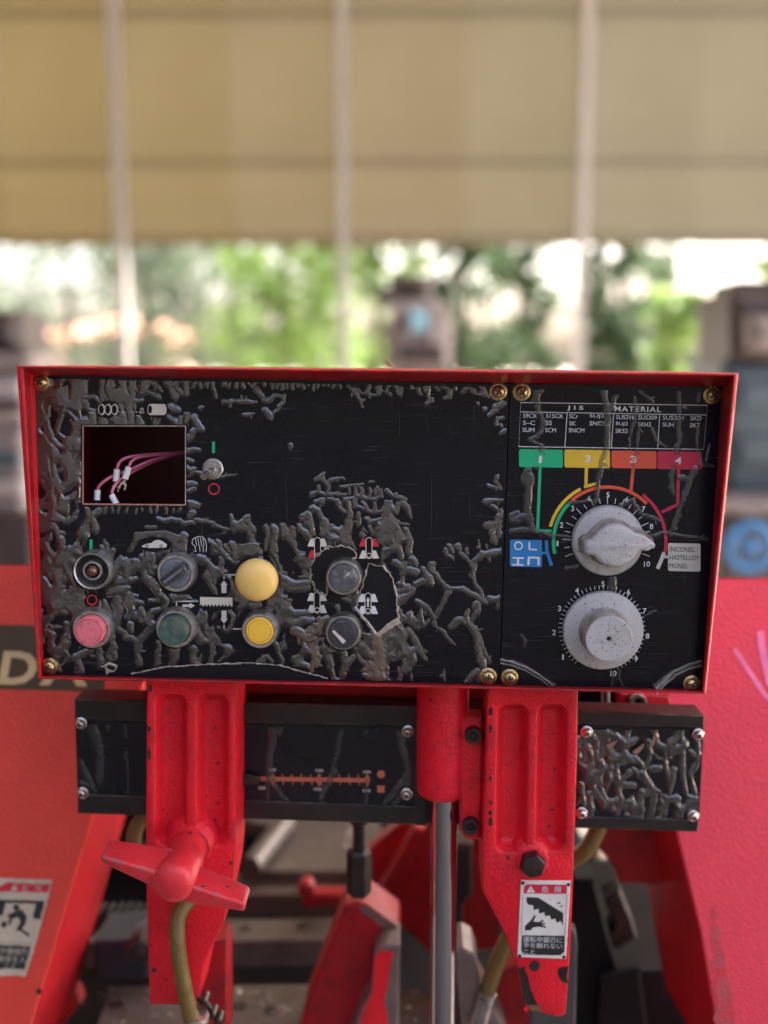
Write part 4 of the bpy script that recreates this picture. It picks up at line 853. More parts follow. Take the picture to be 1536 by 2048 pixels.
C_ = '''55,40 160,20 200,60 270,60 290,130 340,230;40 220,40 230,10;40 270,20 280,60;35 395,50 400,140 390,210;60 450,60 450,130 440,240 480,330;45 510,80 540,110 580,170 640,250 680,330;35 580,60 575,120;34 540,80;55 630,50 690,110 720,180;50 690,20 710,80 740,150;45 790,20 810,90 830,160;20 860,90 870,170;55 970,20 950,100 970,170;55 0,160 60,200 130,270 190,300;30 50,150 70,210;50 150,170 190,260;36 80,280 70,350;50 0,320 30,380;80 480,390 580,450 680,440;70 500,440 600,480 690,470;40 490,330 480,560;34 690,280 660,380 700,420;80 490,560 570,660 650,650 760,640;100,60 520,600 560,720 700,700;40 400,600 450,570 490,600;50 280,600 330,590;60 800,900 840,1000 860,1110;60 920,930 940,1000 920,1110;40 1000,950 950,1030;45 450,850 490,950 510,1020;40 340,990 400,950 430,1000;34 600,990 620,960;34 560,560 560,620 540,640;60 1060,880 1120,960;60 1260,860 1230,1000 1240,1120;45 1300,780 1350,830 1280,930;40 1380,770 1430,830 1500,970;36 1020,900 1050,980 1100,1010;40 1060,100 1080,130;60,30 1180,100 1200,60;50 1250,30 1230,130 1210,180;60,40 1280,200 1320,130 1310,70;50,30 1390,220 1400,160 1390,100;50 1330,320 1290,300;60,40 1320,200 1330,260;50 1410,270 1430,300;60,20 1330,450 1350,400;50 1390,350 1440,360;40 1500,350 1500,390;45 1440,440 1530,420;50 1330,500 1380,470;70,40 1310,580 1380,530 1420,480;40 1450,570 1500,600 1536,640;50 1370,690 1420,720 1440,750;30 1330,640 1330,750'''
Crust_ = '''90,60 600,770 700,830 760,780 800,700;70,50 720,850 730,960 700,1030;130,110 1150,820 1180,950 1170,1120;40 720,520 760,580 800,620'''
fr_ = random.Random(11); top_fr = ''
for k in range(14): top_fr += '24,18 %d,75 %d,%d;' % (10 + k * 33 + fr_.uniform(-6, 6), 14 + k * 33, 95 + fr_.uniform(0, 35))
D_ = top_fr + '''35 0,190 30,160 90,160 80,210 50,250 20,290;30,14 500,95 560,150 590,240;24 520,110 570,130;22,10 590,150 680,155;25 640,100 620,140;22 700,90 715,130;22 690,110 690,150;22 760,100 745,130;20 745,140 770,160;22 800,100 820,140;22 840,120 842,150;22 900,90 910,120;28,16 945,120 965,165;22 985,90 1000,140;30 1010,110 1020,180;22 1010,210 1040,190;24 1060,100 1080,130;28,18 1110,110 1150,130 1150,170 1120,185;22 1180,90 1185,125;30 1240,140 1280,100;25 1260,90 1310,140;25 1350,100 1400,170;22 1290,150 1370,155;22 1330,215;28 1370,250;30 1440,240 1490,210;26 1400,290 1440,260;28 1440,340 1450,310 1490,300;24 1480,350;25 1480,400 1500,380;
25 290,705 340,665;35 330,690 370,740 370,790 400,810;20 380,710 470,695;22 460,740 510,735 600,730;14 635,718 660,718;30 260,795 320,785 400,800 480,805;22 310,745 320,790;28 295,840 350,830 330,870;24 380,830 430,850;36 430,840 450,890 480,915;28 470,835 540,825 560,800 545,755;18 500,750 510,790;30 560,800 620,820 720,815;22 590,760 585,800;22 645,765 640,800;28 690,755 680,790;22 715,770 720,810;34 750,775 790,805 870,825;26 810,790;46 500,860 510,940 480,1030 470,1088;30 550,830 545,880 600,890;30 600,850 620,900 680,905 780,895;22 665,850 680,900;16 740,840 750,880;28 770,860 800,890 830,850 820,910;40 850,850 890,890 900,940;34 620,950 640,975 690,965 740,960 790,980 880,990;24 735,930 740,970;28 570,920 560,1000;28 640,1010 660,1040;50 700,1060 740,1000;40 800,1010 820,1088;40 870,1030 890,1088;50 280,880 310,900 340,970 360,1050;55 210,945 250,920 260,1010 290,1088;40 190,1000 220,1040 230,1088;25 350,960 365,1000;20 400,1040 400,1088;55 20,1010 30,1040;55 85,1010 90,1060;30 140,1010 140,1080;22 1450,680 1440,710 1480,750;22 1390,740 1430,745 1490,760;32 1380,840 1420,830 1490,830;24 1420,870 1450,890;36 1430,980 1470,930;36 1380,1000 1420,980 1480,1000;40 1420,1030 1430,1088;24 1480,900 1500,1000;30 130,490'''
E_ = '''60 600,340 640,400 690,430;70,50 660,290 690,350;60 740,280 760,320;50 780,370 850,430 930,480;54,90 930,440 1000,380 1220,340;40 830,310 840,360;36,16 970,310 970,230;26,12 1050,300 1050,250;66,40 910,490 900,600 920,680 980,760 1010,860;70 370,540 400,590;70 450,490 470,560;90 420,620 430,690;50,60 500,590 540,680 640,760 770,750 890,810 950,830 1040,910;70 630,800 580,920 500,1040;50 320,890 430,1000 480,1120 560,1220;46,26 560,1200 640,1290 700,1370;80,60 1080,860 1190,870 1190,950;74 950,910 940,1020 890,1110;60,30 830,1080 860,980;60,80 680,1160 720,1110 790,1100 890,1160 940,1250 990,1480 1020,1620;50 930,1180 1010,1350 1090,1560;70 850,1790 960,1640 970,1780;70 150,1100 250,1080 310,1170 420,1110;60,40 200,1200 270,1340 380,1530;50,16 100,1770 110,1620;40,14 225,1780 230,1690;36,10 600,1770 600,1630;40 1090,30 1150,90;40 1060,70 1160,80;60 1180,20 1200,150 1160,250'''
stk = strokes(A_, 20, 710, 2.954) + strokes(B_, 60, 1040, 3.657) + strokes(C_, 420, 1040, 3.491) + strokes(D_, 540, 740, 3.2) + strokes(E_, 780, 1040, 5.486)
plate_in = [(70, 756), (1016, 774), (994, 1366), (84, 1346)]
holes_c = [(183, 1143, 40), (183, 1259, 41), (350, 1147, 40), (350, 1258, 41), (517, 1157, 42), (519, 1262, 38), (687, 1156, 38), (686, 1266, 38), (425, 938, 14)]
torn_polys = [[(655, 1097), (690, 1094), (712, 1106), (713, 1118), (680, 1120), (652, 1150), (652, 1190), (628, 1180), (622, 1150), (622, 1130), (636, 1112)], [(738, 1128), (768, 1134), (784, 1155), (792, 1190), (797, 1236), (757, 1270), (735, 1248), (712, 1216), (722, 1180)], [(262, 1350), (420, 1329), (500, 1326), (560, 1331), (655, 1357), (640, 1380), (262, 1380)], [(202, 1332), (214, 1325), (226, 1330), (232, 1340), (216, 1345)]]
def keep_main(X, Y):
    k = inpoly(X, Y, plate_in) & ~inpoly(X, Y, [(163, 850), (373, 850), (373, 1013), (163, 1011)])
    for cx, cy, r in holes_c: k &= (np.hypot(X - cx, Y - cy) > r - 3)
    for q in torn_polys: k &= ~inpoly(X, Y, q)
    wob = 5 * np.sin(X * .31 + Y * .17) + 3 * np.sin(Y * .43 - X * .11)
    for cx, cy, ax, ay in ((309, 1088, 32, 14), (434, 1205, 40, 17), (448, 1172, 13, 18), (448, 1236, 13, 18), (376, 1211, 20, 12), (399, 1088, 20, 20), (216, 819, 26, 16), (312, 820, 28, 16), (635, 1097, 24, 24), (738, 1097, 24, 24), (634, 1206, 22, 24), (184, 1200, 14, 14), (182, 1090, 8, 16)):
        k &= ((X - cx) / ax) ** 2 + ((Y - cy) / ay) ** 2 > 1 + wob * .03
    return k
film_bubbles('film_bubbles', P, (62, 748, 1022, 1376), stk, keep_main, m_bub, face, net=[
    ([(66, 752), (150, 755), (165, 850), (160, 1010), (180, 1060), (160, 1350), (80, 1345)], 30, 1.6, 0.42, 0.0),
    ([(70, 1080), (330, 1060), (420, 1090), (640, 1080), (660, 1200), (640, 1340), (500, 1320), (330, 1335), (90, 1345)], 33, 1.7, 0.38, 0.26),
    ([(640, 1220), (830, 1120), (850, 1260), (830, 1365), (650, 1365)], 29, 1.5, 0.36, 0.26),
    ([(150, 755), (400, 758), (340, 850), (160, 850)], 30, 2.0, 0.36, 0.26),
    ([(640, 1000), (800, 1000), (860, 1100), (840, 1200), (740, 1130), (640, 1090)], 26, 1.3, 0.36, 0.3)])
film_bubbles('stained_film', P, (560, 1170, 820, 1370), strokes(Crust_, 420, 1040, 3.491), keep_main, m_bubrust, face, seed=8, base=0.0006, fingers=1.6, warp=9, wk=0.85)
F_ = '''36,28 230,140 240,250 280,340 240,420;28 240,420 190,450 240,470;40 260,490 270,560 230,620;34 180,640 150,690 170,740;56 190,680 180,800 170,900 200,960;32 60,940 110,910;30 40,920 80,970;56 100,960 170,930 210,1010;44,26 660,130 680,250 690,400 670,520 640,640 600,870;30 740,170 710,250;18 860,180 865,300 830,420 830,500;20 900,130 980,210;16 900,340 880,470 850,650;20 970,370 1000,450 1060,490;44 1150,130 1150,280 1150,430 1130,560 1090,680 1110,790;26 1270,350 1260,440 1270,520 1300,600 1370,610;28,10 1330,570 1340,480;56 1260,640 1200,760 1150,900 1110,1010;36 1150,690 1200,700;34 770,870 850,830 900,920 1020,970;18 440,850 550,840 570,810;30 270,110 210,190;30 1280,150 1275,190'''
G_ = '''26 0,90 100,60 200,60 300,90 460,110;28 940,110 1050,80 1340,130;34 0,890 150,930 350,1060;46 990,1080 1100,980 1290,910;44 720,380 715,460;18 430,310 490,290;24 140,740 165,770 160,810;14 930,610 990,580;10 720,1060 725,960;8 790,1060 750,950'''
stk2 = strokes(F_, 1000, 740, 3.2) + strokes(G_, 1000, 1040, 3.2)
plate2 = [(1024, 777), (1438, 782), (1403, 1376), (1003, 1368)]
def keep2(X, Y): return (np.hypot(X - 1080, Y - 919) > 13) & (np.hypot(X - 1357, Y - 921) > 12) & inpoly(X, Y, plate2) & (np.hypot(X - 1215, Y - 1081) > 72) & (np.hypot(X - 1206, Y - 1261) > 80)
film_bubbles('clear_film_bubbles', P, (1018, 768, 1446, 1384), stk2, keep2, m_bubclear, face2, fingers=0.3, base=0.0006, warp=3.0, seed=5)
for pts_, w_ in (([(1001, 1319), (1024, 1324), (1050, 1334), (1078, 1350), (1108, 1372)], 9), ([(1312, 1378), (1330, 1358), (1352, 1341), (1378, 1329), (1404, 1322)], 13)):
    for dk, ww, hh_ in ((0, w_ * .55, 0.0022), (w_ * .75, w_ * .4, 0.0016)):
        m = M(); ribbon(m, P, rough([(x, y + dk) for x, y in pts_], 0.7, 9, False, int(ww * 10)), ww, 0.0010, thick=hh_, w1=ww * .6); obj('curled_film', m, m_curl, face2, sharp=80)
# small dry leaf on the lid
m = M(); a = P.pt(769, 716, -0.02); b = P.pt(786, 733, -0.02); c = P.pt(800, 735, -0.03); d = P.pt(774, 733, -0.02)
m.add([a, b, c, d, (a + b) / 2 + V3((0, -0.002, 0))], [(0, 4, 3), (0, 1, 4), (4, 1, 3), (1, 2, 3)])
tag(obj('leaf', m, mat('pale_leaf', (0.40, 0.42, 0.20), 0.6)), 'small pale green leaf tip lying on the lid of the red control box', 'leaf')

# ================================================================== GUIDE ARMS
A = MP(0.762)
def arm_cast(outline, chans, depth, shears, parent):
    m = M(); L = ccw([A.uv(x, y) for x, y in outline]); b = 0.0018
    fr = offset(L, b); loops = []
    for (x0, y0, x1, y1, r), sh in zip(chans, shears):
        loops.append([A.uv(x, y) for x, y in rrect(x0, y0, x1, y1, r, 8, sh)])
    loops = [ccw(q) for q in loops]
    p2, tr = tess([fr] + [offset(q, -0.0016)[::-1] for q in loops]); m.add([A.w(u, v, 0) for u, v in p2], tr)
    n = len(L)
    rr = [(fr, 0), (offset(L, b * .35), -b * .3), (L, -b), (L, -depth)]
    for (p, hp), (q, hq) in zip(rr, rr[1:]): m.add([A.w(u, v, hp) for u, v in p] + [A.w(u, v, hq) for u, v in q], [(i, n + i, n + (i + 1) % n, (i + 1) % n) for i in range(n)])
    p2, tr = tess([L]); m.add([A.w(u, v, -depth) for u, v in p2], [t[::-1] for t in tr])
    for q in loops:
        rings = [(offset(q, -0.0016), 0), (offset(q, -0.0006), -0.0004), (q, -0.0014), (offset(q, 0.0016), -0.005), (offset(q, 0.0034), -0.0088), (offset(q, 0.0052), -0.0108), (offset(q, 0.0074), -0.0115)]
        n = len(q)
        for (p, hp), (s, hs) in zip(rings, rings[1:]): m.add([A.w(u, v, hp) for u, v in p] + [A.w(u, v, hs) for u, v in s], [(i, (i + 1) % n, n + (i + 1) % n, n + i) for i in range(n)])
        p2, tr = tess([rings[-1][0]]); m.add([A.w(u, v, -0.0115) for u, v in p2], tr)
    return obj('casting', m, m_red, parent, sharp=38)
armL = thing('blade_guide_bracket', 'red cast guide arm on the left carrying the winged clamp handle', 'bracket', A.pt(390, 2000, -0.02), 'saw guide arms hanging under the control box')
arm_cast([(293, 1340), (471, 1340), (471, 1690), (466, 1755), (446, 1850), (410, 1925), (392, 2012), (298, 2010), (293, 1800), (291, 1650)], [(311, 1390, 372, 1692, 20), (394, 1391, 455, 1692, 20)], 0.046, [-0.004, -0.004], armL)
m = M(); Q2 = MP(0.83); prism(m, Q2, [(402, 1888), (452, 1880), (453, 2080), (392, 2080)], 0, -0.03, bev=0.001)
obj('back_plate', m, m_redshade, armL)
m = M(); flat(m, A, rough(circ(308, 1940, 5, 10), .4, 4), 0.0003); obj('drilled_hole', m, m_pdk, armL)
# boss + winged handle
uvb = A.uv(381, 1693); S = A.S(381, 1693)
m = M(); lathe(m, A, uvb, [(60 * S, -0.011), (52 * S, -0.004), (44 * S, -0.0005), (40 * S, 0.0015), (38 * S, 0.0028), (20 * S, 0.003)], 40, cap0=False); obj('boss', m, m_red, armL, sharp=50)
hc = part_empty('clamp_handle', armL, A.w(*uvb, 0.003), 'worn red three-sided wing handle with chipped edges')
m = M()
hub = [(35 * S, 0.003), (34 * S, 0.009), (36 * S, 0.014), (38 * S, 0.022), (39.5 * S, 0.040), (40 * S, 0.052), (38.5 * S, 0.057), (34 * S, 0.0602), (26 * S, 0.062), (12 * S, 0.063)]
lathe(m, A, uvb, hub, 40, cap0=False); obj('hub', m, m_handle, hc, sharp=50)
def wing(top, mid, bot, parent):
    """a thick tapering wing: broad face between top edge (far) and mid edge (near), narrow face below; each edge runs root -> tip"""
    vs = []
    for k in range(2):
        uvq = A.uv(*bot[k], 0.055); vs += [A.pt(*top[k], 0.034), A.pt(*mid[k], 0.0585), A.pt(*bot[k], 0.055), A.w(uvq[0], uvq[1] + 0.004, 0.030)]
    m = M(); m.add(vs, [(0, 1, 5, 4), (1, 2, 6, 5), (2, 3, 7, 6), (3, 0, 4, 7), (0, 3, 2, 1), (4, 5, 6, 7)])
    o = obj('wing', m, m_handle, parent, sharp=30); bm = bmesh.new(); bm.from_mesh(o.data)
    bmesh.ops.recalc_face_normals(bm, faces=bm.faces)
    bmesh.ops.bevel(bm, geom=list(bm.edges), offset=0.0028, segments=3, affect='EDGES', profile=0.6); bm.to_mesh(o.data); bm.free()
    o.data.polygons.foreach_set('use_smooth', [True] * len(o.data.polygons)); o.data.set_sharp_from_angle(angle=R(45)); return o
wing([(348, 1694), (216, 1678)], [(332, 1752), (201, 1713)], [(326, 1786), (201, 1726)], hc)
wing([(388, 1722), (501, 1774)], [(366, 1768), (490, 1808)], [(364, 1806), (489, 1825)], hc)

armR = thing('blade_guide_bracket', 'red cast guide arm on the right carrying the pictogram danger plate', 'bracket', A.pt(1080, 2020, -0.02), 'saw guide arms hanging under the control box')
arm_cast([(974, 1345), (1157, 1345), (1155, 1500), (1148, 1730), (1141, 1900), (1132, 2030), (1120, 2036), (1056, 2020), (1044, 1990), (1037, 1935), (1000, 1850), (964, 1782), (964, 1700), (972, 1480)], [(996, 1410, 1056, 1705, 20), (1076, 1411, 1134, 1703, 20)], 0.046, [-0.017, -0.017], armR)
uvb = A.uv(1064, 1722); S = A.S(1064, 1722)
m = M(); lathe(m, A, uvb, [(50 * S, -0.012), (42 * S, -0.003), (33 * S, 0.0004), (28 * S, 0.0012), (10 * S, 0.0012)], 40, cap0=False); obj('boss', m, m_red, armR, sharp=50)
m = M(); lathe(m, A, uvb, [(26 * S, 0.001), (26 * S, 0.0085), (23.5 * S, 0.0105), (10 * S, 0.0112)], 6, a0=0.25, cap0=False); obj('hex_bolt', m, m_bolt, armR, sharp=20)
def chip(poly, h, mt, parent, seed, amp=2.0, pl=None):
    m = M(); flat(m, pl or A, rough(poly, amp, 6, True, seed), h); obj('paint_chip', m, mt, parent)
chip([(1036, 1936), (1050, 1934), (1056, 1960), (1064, 1985), (1074, 2010), (1078, 2022), (1056, 2018), (1045, 1990)], 0.0003, m_bolt, armR, 3)
chip([(1118, 1938), (1136, 1932), (1134, 1968), (1124, 1962), (1114, 1950)], 0.0003, m_steelblk, armR, 4)
chip([(1050, 2006), (1082, 2012), (1080, 2024), (1058, 2019)], 0.0004, m_rust, armR, 5)
chip([(1046, 2014), (1056, 2012), (1058, 2022), (1049, 2022)], 0.0005, m_red, armR, 6)
rc_ = random.Random(21)
for k in range(16):
    par, xs_, ys_ = (armL, (295, 468), (1380, 2000)) if k < 9 else (armR, (978, 1140), (1400, 1760))
    ex = rc_.random() < .6; x = (rc_.choice((xs_[0] + 3, xs_[1] - 6)) if ex else rc_.uniform(*xs_)); y = rc_.uniform(*ys_)
    if not ex and 1385 < y < 1700: y = rc_.choice((1376, 1712 + rc_.uniform(0, 40)))
    if par is armL and y > 1800: x = rc_.uniform(298, 380)
    if par is armR: x = x if y < 1690 else rc_.uniform(990, 1040)
    r1 = rc_.uniform(1.5, 4.2); chip(circ(x, y, r1, 9, ry=r1 * rc_.uniform(.8, 2.6)), 0.00025 + k * 1e-6, rc_.choice((m_bolt, m_steelblk)), par, 60 + k, amp=1.0)
chip([(352, 1672), (362, 1668), (358, 1680)], 0.0003, m_bolt, armL, 6)
m = M(); flat(m, A, circ(1069, 1932, 9, 16), 0.0005); obj('drilled_hole', m, m_pdk, armR)
m = M(); ribbon(m, A, circ(1069, 1932, 9.5, 18), 2, 0.0005, closed=True); obj('hole_rim', m, m_bolt, armR)
# danger plate with pictogram
wp = part_empty('danger_plate', armR, A.pt(1090, 1840, 0.001), 'white metal danger plate with a saw blade over a hand')
def ZR(x, y): return (900 + x / 3.072, 1640 + y / 3.072)
m = M(); prism(m, A, [ZR(436, 372), ZR(742, 376), ZR(712, 855), ZR(414, 843)], 0.0009, 0.0, bev=0.0003); obj('plate', m, mat('white_enamel_plate', (0.66, 0.62, 0.57), 0.35, var=0.08, vscale=90, dirt=((0.28, 0.20, 0.15), 130, 0.62, 0.78)), wp)
h = 0.0011
m = M(); flat(m, A, rough([ZR(470, 396), ZR(718, 398), ZR(716, 454), ZR(452, 452), ZR(454, 412)], 0.4, 8, True, 3), h); obj('red_header', m, m_pred, wp)
m = M(); flat(m, A, [ZR(496, 404), ZR(522, 446), ZR(470, 445)], h + .0002); txt(m, A, '危', *ZR(585, 426), 14, h + .0002); txt(m, A, '険', *ZR(665, 427), 14, h + .0002)
st(obj('header_lettering', m, m_white, wp))
m = M(); txt(m, A, '!', *ZR(496, 430), 7, h + .0003, bold=0.02)
blade = [(470, 474), (540, 476), (696, 572), (694, 650), (680, 620), (655, 632), (648, 606), (622, 612), (612, 585), (584, 592), (580, 566), (548, 575), (545, 545), (514, 553), (512, 525), (480, 520), (470, 500)]
flat(m, A, [ZR(*q) for q in blade], h)
hand = [(460, 678), (462, 650), (494, 620), (520, 584), (528, 590), (512, 622), (545, 628), (570, 612), (576, 620), (558, 634), (582, 632), (586, 640), (564, 646), (590, 654), (588, 662), (545, 656), (510, 660), (496, 678)]
flat(m, A, [ZR(*q) for q in hand], h)
for q in (((650, 516), (676, 502), (680, 512), (664, 514)), ((668, 532), (690, 524), (692, 534))): flat(m, A, [ZR(*k) for k in q], h)
flat(m, A, rough([ZR(442, 708), ZR(706, 712), ZR(702, 810), ZR(680, 832), ZR(450, 826), ZR(438, 800)], 0.5, 8, True, 2), h)
for x, y in ((448, 388), (728, 398), (428, 836), (700, 842)): flat(m, A, circ(*ZR(x, y), 3.6, 12), h + .0002)
for a, b in (((448, 454), (438, 706)), ((718, 456), (706, 712))): ribbon(m, A, [ZR(*a), ZR(*b)], 0.8, h)
st(obj('pictogram', m, m_pdk, wp))
m = M(); txt(m, A, '運転中鋸刃に', *ZR(570, 735), 12.2, h + .0003, wpx=78); txt(m, A, '手を触れない', *ZR(570, 772), 11.8, h + .0003, wpx=78); txt(m, A, 'こと', *ZR(488, 810), 9.5, h + .0003, wpx=23)
st(obj('plate_lettering', m, m_white, wp))

# ================================================================== GUIDE BEAM
B = MP(0.800)
beam = thing('guide_beam', 'dark steel guide beam with scratched black scale plates behind the red arms', 'beam', B.pt(780, 1640, -0.01))
m = M(); prism(m, B, [(148, 1399), (1409, 1433), (1396, 1664), (156, 1626)], -0.003, -0.032, bev=0.0008); obj('beam_core', m, m_steelblk, beam)
m = M(); prism(m, B, [(148, 1399), (836, 1413), (836, 1452), (150, 1440)], 0.0, -0.0029, bev=0.0006); obj('top_bar', m, m_steelblk, beam)
m = M(); prism(m, B, [(155, 1588), (852, 1614), (852, 1650), (155, 1627)], 0.0, -0.0029, bev=0.0006); obj('bottom_bar', m, m_steelblk, beam)
m = M(); prism(m, B, [(1150, 1421), (1409, 1432), (1408, 1456), (1150, 1449)], 0.0, -0.0029, bev=0.0006); obj('top_bar', m, m_steelblk, beam)
m = M(); prism(m, B, [(1140, 1632), (1398, 1640), (1395, 1664), (1140, 1656)], 0.0, -0.0029, bev=0.0006); obj('bottom_bar', m, m_steelblk, beam)
m = M(); prism(m, B, [(829, 1411), (852, 1412), (852, 1652), (829, 1650)], 0.0004, -0.0026); obj('end_bar', m, m_steelblk, beam)
m_plate = mat('black_scale_plate', (0.0075, 0.0072, 0.010), 0.28, spec=0.35, var=0.2, vscale=20, scratch=0.25)
m = M(); prism(m, B, [(152, 1442), (300, 1445), (300, 1592), (157, 1588)], -0.0020, -0.0029); p1_ = obj('scale_plate', m, m_plate, beam, label='blank black plate left of the left arm')
m = M(); prism(m, B, [(460, 1448), (829, 1456), (829, 1604), (800, 1617), (460, 1603)], -0.0020, -0.0029); p2_ = obj('scale_plate', m, m_plate, beam, label='black plate printed with an orange capacity scale')
m = M(); prism(m, B, [(1150, 1453), (1407, 1458), (1398, 1640), (1144, 1633)], -0.0020, -0.0029); p3_ = obj('scale_plate', m, m_plate, beam, label='black plate covered with a net of film wrinkles')
hb = -0.0017
def ZB(x, y): return (140 + x / 2.133, 1360 + y / 2.133)
m = M(); ribbon(m, B, [ZB(790, 421), ZB(1275, 428)], 8.5, hb)
for x in (865, 1062, 1268):
    flat(m, B, [ZB(x, 396), ZB(x + 14, 424), ZB(x, 458), ZB(x - 14, 424)], hb)
for k in range(10):
    x = 865 + k * 40.5; ribbon(m, B, [ZB(x, 402), ZB(x, 425)], 2.2, hb); ribbon(m, B, [ZB(x + 5, 425), ZB(x + 5, 448)], 2.2, hb)
flat(m, B, circ(*ZB(1327, 402), 8, 24), hb); flat(m, B, [ZB(1311, 450), ZB(1342, 451), ZB(1342, 481), ZB(1311, 480)], hb)
st(obj('scale_print', m, mat('faded_orange_print', (0.42, 0.10, 0.055), 0.5), p2_))
m = M()
for s, x, y in (('200', 863, 383), ('150', 1064, 386), ('100', 1267, 392), ('200', 817, 461), ('150', 1056, 466), ('100', 1266, 472)): txt(m, B, s, *ZB(x, y), 6.2, hb, wpx=14.5, bold=0.01)
st(obj('scale_lettering', m, m_cream, p2_))
m = M(); prism(m, B, [ZB(715, 440), ZB(740, 402), ZB(800, 412), ZB(815, 430), ZB(800, 448), ZB(738, 450)], 0.004, 0.001, bev=0.0005); obj('scale_pointer', m, m_bolt, beam)
sm = screw_mesh(0.0036, True)
place_screws([(163, 1446), (166, 1585)], p1_, B, sm, [m_nickel, m_slot], rnd=1)
place_screws([(816, 1462), (813, 1587)], p2_, B, sm, [m_nickel, m_slot], rnd=2)
place_screws([(1173, 1463), (1396, 1468), (1163, 1625), (1386, 1631)], p3_, B, sm, [m_nickel, m_slot], rnd=3)
Hn = '''40,34 870,330 900,420 880,500 960,640;35 930,260 960,330 930,440 940,560 1000,670;28 850,340 870,430;28 1080,265 1070,370 1000,430;30 1020,440 1030,560 1050,620 1020,710;30 940,450 1000,465;22 1050,540 1110,550;25 1090,480 1050,520;28 1110,410 1140,430 1160,470;36 1150,490 1170,520 1200,570 1230,580;24 1110,470 1130,500;28 1150,580 1130,640 1140,710;26 1210,590 1190,700;26 1180,330 1190,400 1170,450;30 1210,280 1220,340 1270,370 1260,420 1280,500 1290,560 1260,700;22 1190,465 1240,460;28 1310,470 1290,540;26 1330,270 1290,370;30 1340,280 1350,380 1350,470 1360,560 1380,620;28 1420,290 1430,420 1390,490 1410,600 1420,640;26 1330,610 1325,700;28 1240,670 1270,620;22 1070,650 1100,640;30 1000,630 1005,660;28 890,590 900,700;26 850,540 860,640;22 1390,380 1440,430'''
pp3 = [(1154, 1456), (1404, 1461), (1396, 1637), (1147, 1631)]
film_bubbles('film_wrinkles', Pl(B.o + B.N * -0.0020, B.N, B.V), (1140, 1448, 1412, 1645), strokes(Hn, 820, 1350, 2.477), lambda X, Y: inpoly(X, Y, pp3), film_mat('dusty_lifted_film', (0.026, 0.023, 0.021), 0.74, 0.22), p3_, step=1.4, H=0.0013, fingers=0.2, warp=3, seed=4, wk=1.15, net=[(pp3, 34, 1.6, 0.28, 0.02)])
for poly in ([(1280, 1462), (1293, 1488), (1300, 1498), (1310, 1462), (1316, 1460), (1308, 1490), (1300, 1500)], [(1264, 1504), (1280, 1492), (1289, 1486), (1288, 1494), (1274, 1510)], [(1212, 1490), (1226, 1484), (1236, 1480), (1228, 1492), (1218, 1498)]):
    m = M(); flat(m, B, poly, 0.0008); obj('torn_flake', m, mat('brown_flake', (0.22, 0.12, 0.08), 0.7), p3_)
In = '''40,16 870,190 855,300 840,530;18 1160,190 1145,290 1110,430 1060,530;14 900,190 897,230;12 1262,190 1262,225;12 1262,440 1262,540;24,12 860,430 900,490 940,530;30 1400,190 1420,300 1450,400 1430,480;26 1440,400 1390,470 1330,545;22 1130,390 1080,480 1060,535;14 1430,480 1370,545'''
film_bubbles('film_wrinkles', Pl(B.o + B.N * -0.0020, B.N, B.V), (480, 1440, 835, 1622), strokes(In, 140, 1360, 2.133), lambda X, Y: inpoly(X, Y, [(488, 1452), (826, 1460), (826, 1600), (800, 1614), (488, 1601)]), m_bubclear, p2_, step=1.6, H=0.0007, fingers=0.1, warp=2, seed=4)
Jn = '''46,24 90,180 120,280 130,330 125,430;20,8 160,180 165,215;12 235,170 240,240;10 240,310 250,400 245,510;26,18 40,350 80,420 115,505;24 40,440 70,450'''
film_bubbles('film_wrinkles', Pl(B.o + B.N * -0.0020, B.N, B.V), (148, 1440, 300, 1594), strokes(Jn, 140, 1360, 2.133), lambda X, Y: inpoly(X, Y, [(156, 1446), (298, 1449), (298, 1589), (161, 1585)]), m_bubclear, p1_, step=1.6, H=0.0007, fingers=0.1, warp=2, seed=4)

m = M(); prism(m, MP(0.835), [(290, 1330), (985, 1345), (985, 1450), (290, 1440)], 0, -0.03, bev=0.003); obj('beam_housing', m, m_redin, beam)
# ================================================================== HYDRAULIC CYLINDER
C = MP(0.772)
cyl = thing('hydraulic_cylinder', 'red hydraulic cylinder with a polished chrome rod beside the right arm', 'cylinder', C.pt(886, 2000, -0.02))
def vcyl(m, px, pyt, pyb, rpx, prof=None, seg=48, Yp=C):
    """vertical cylinder whose near side reads at px with radius rpx between two pixel rows"""
    S = Yp.S(px, (pyt + pyb) / 2); r = rpx * S
    top = Yp.pt(px, pyt); bot = Yp.pt(px, pyb); c = bot + V3((0, r, 0)); zt_ = top.z - bot.z
    ax = Pl(c, (0, 0, 1), (0, 1, 0)); pr = prof(r, zt_) if prof else [(r, 0), (r, zt_)]
    lathe(m, ax, (0, 0), pr, seg); return c
m = M(); vcyl(m, 887, 1366, 1610, 53, lambda r, z: [(r * .55, -0.001), (r * .80, 0.0), (r * .93, 0.002), (r * .99, 0.0055), (r, 0.010), (r, z)]); obj('barrel', m, m_red, cyl, sharp=50)
m = M(); Cr = MP(0.779); vcyl(m, 886, 1590, 2130, 27, Yp=Cr); obj('piston_rod', m, m_chrome, cyl, sharp=50)
Cf = MP(0.778)
m = M(); prism(m, Cf, [(915, 1440), (935, 1433), (966, 1436), (966, 1560), (962, 1678), (950, 1682), (930, 1678), (920, 1660), (918, 1610)], 0.0, -0.02, bev=0.002); obj('mounting_flange', m, m_red, cyl)
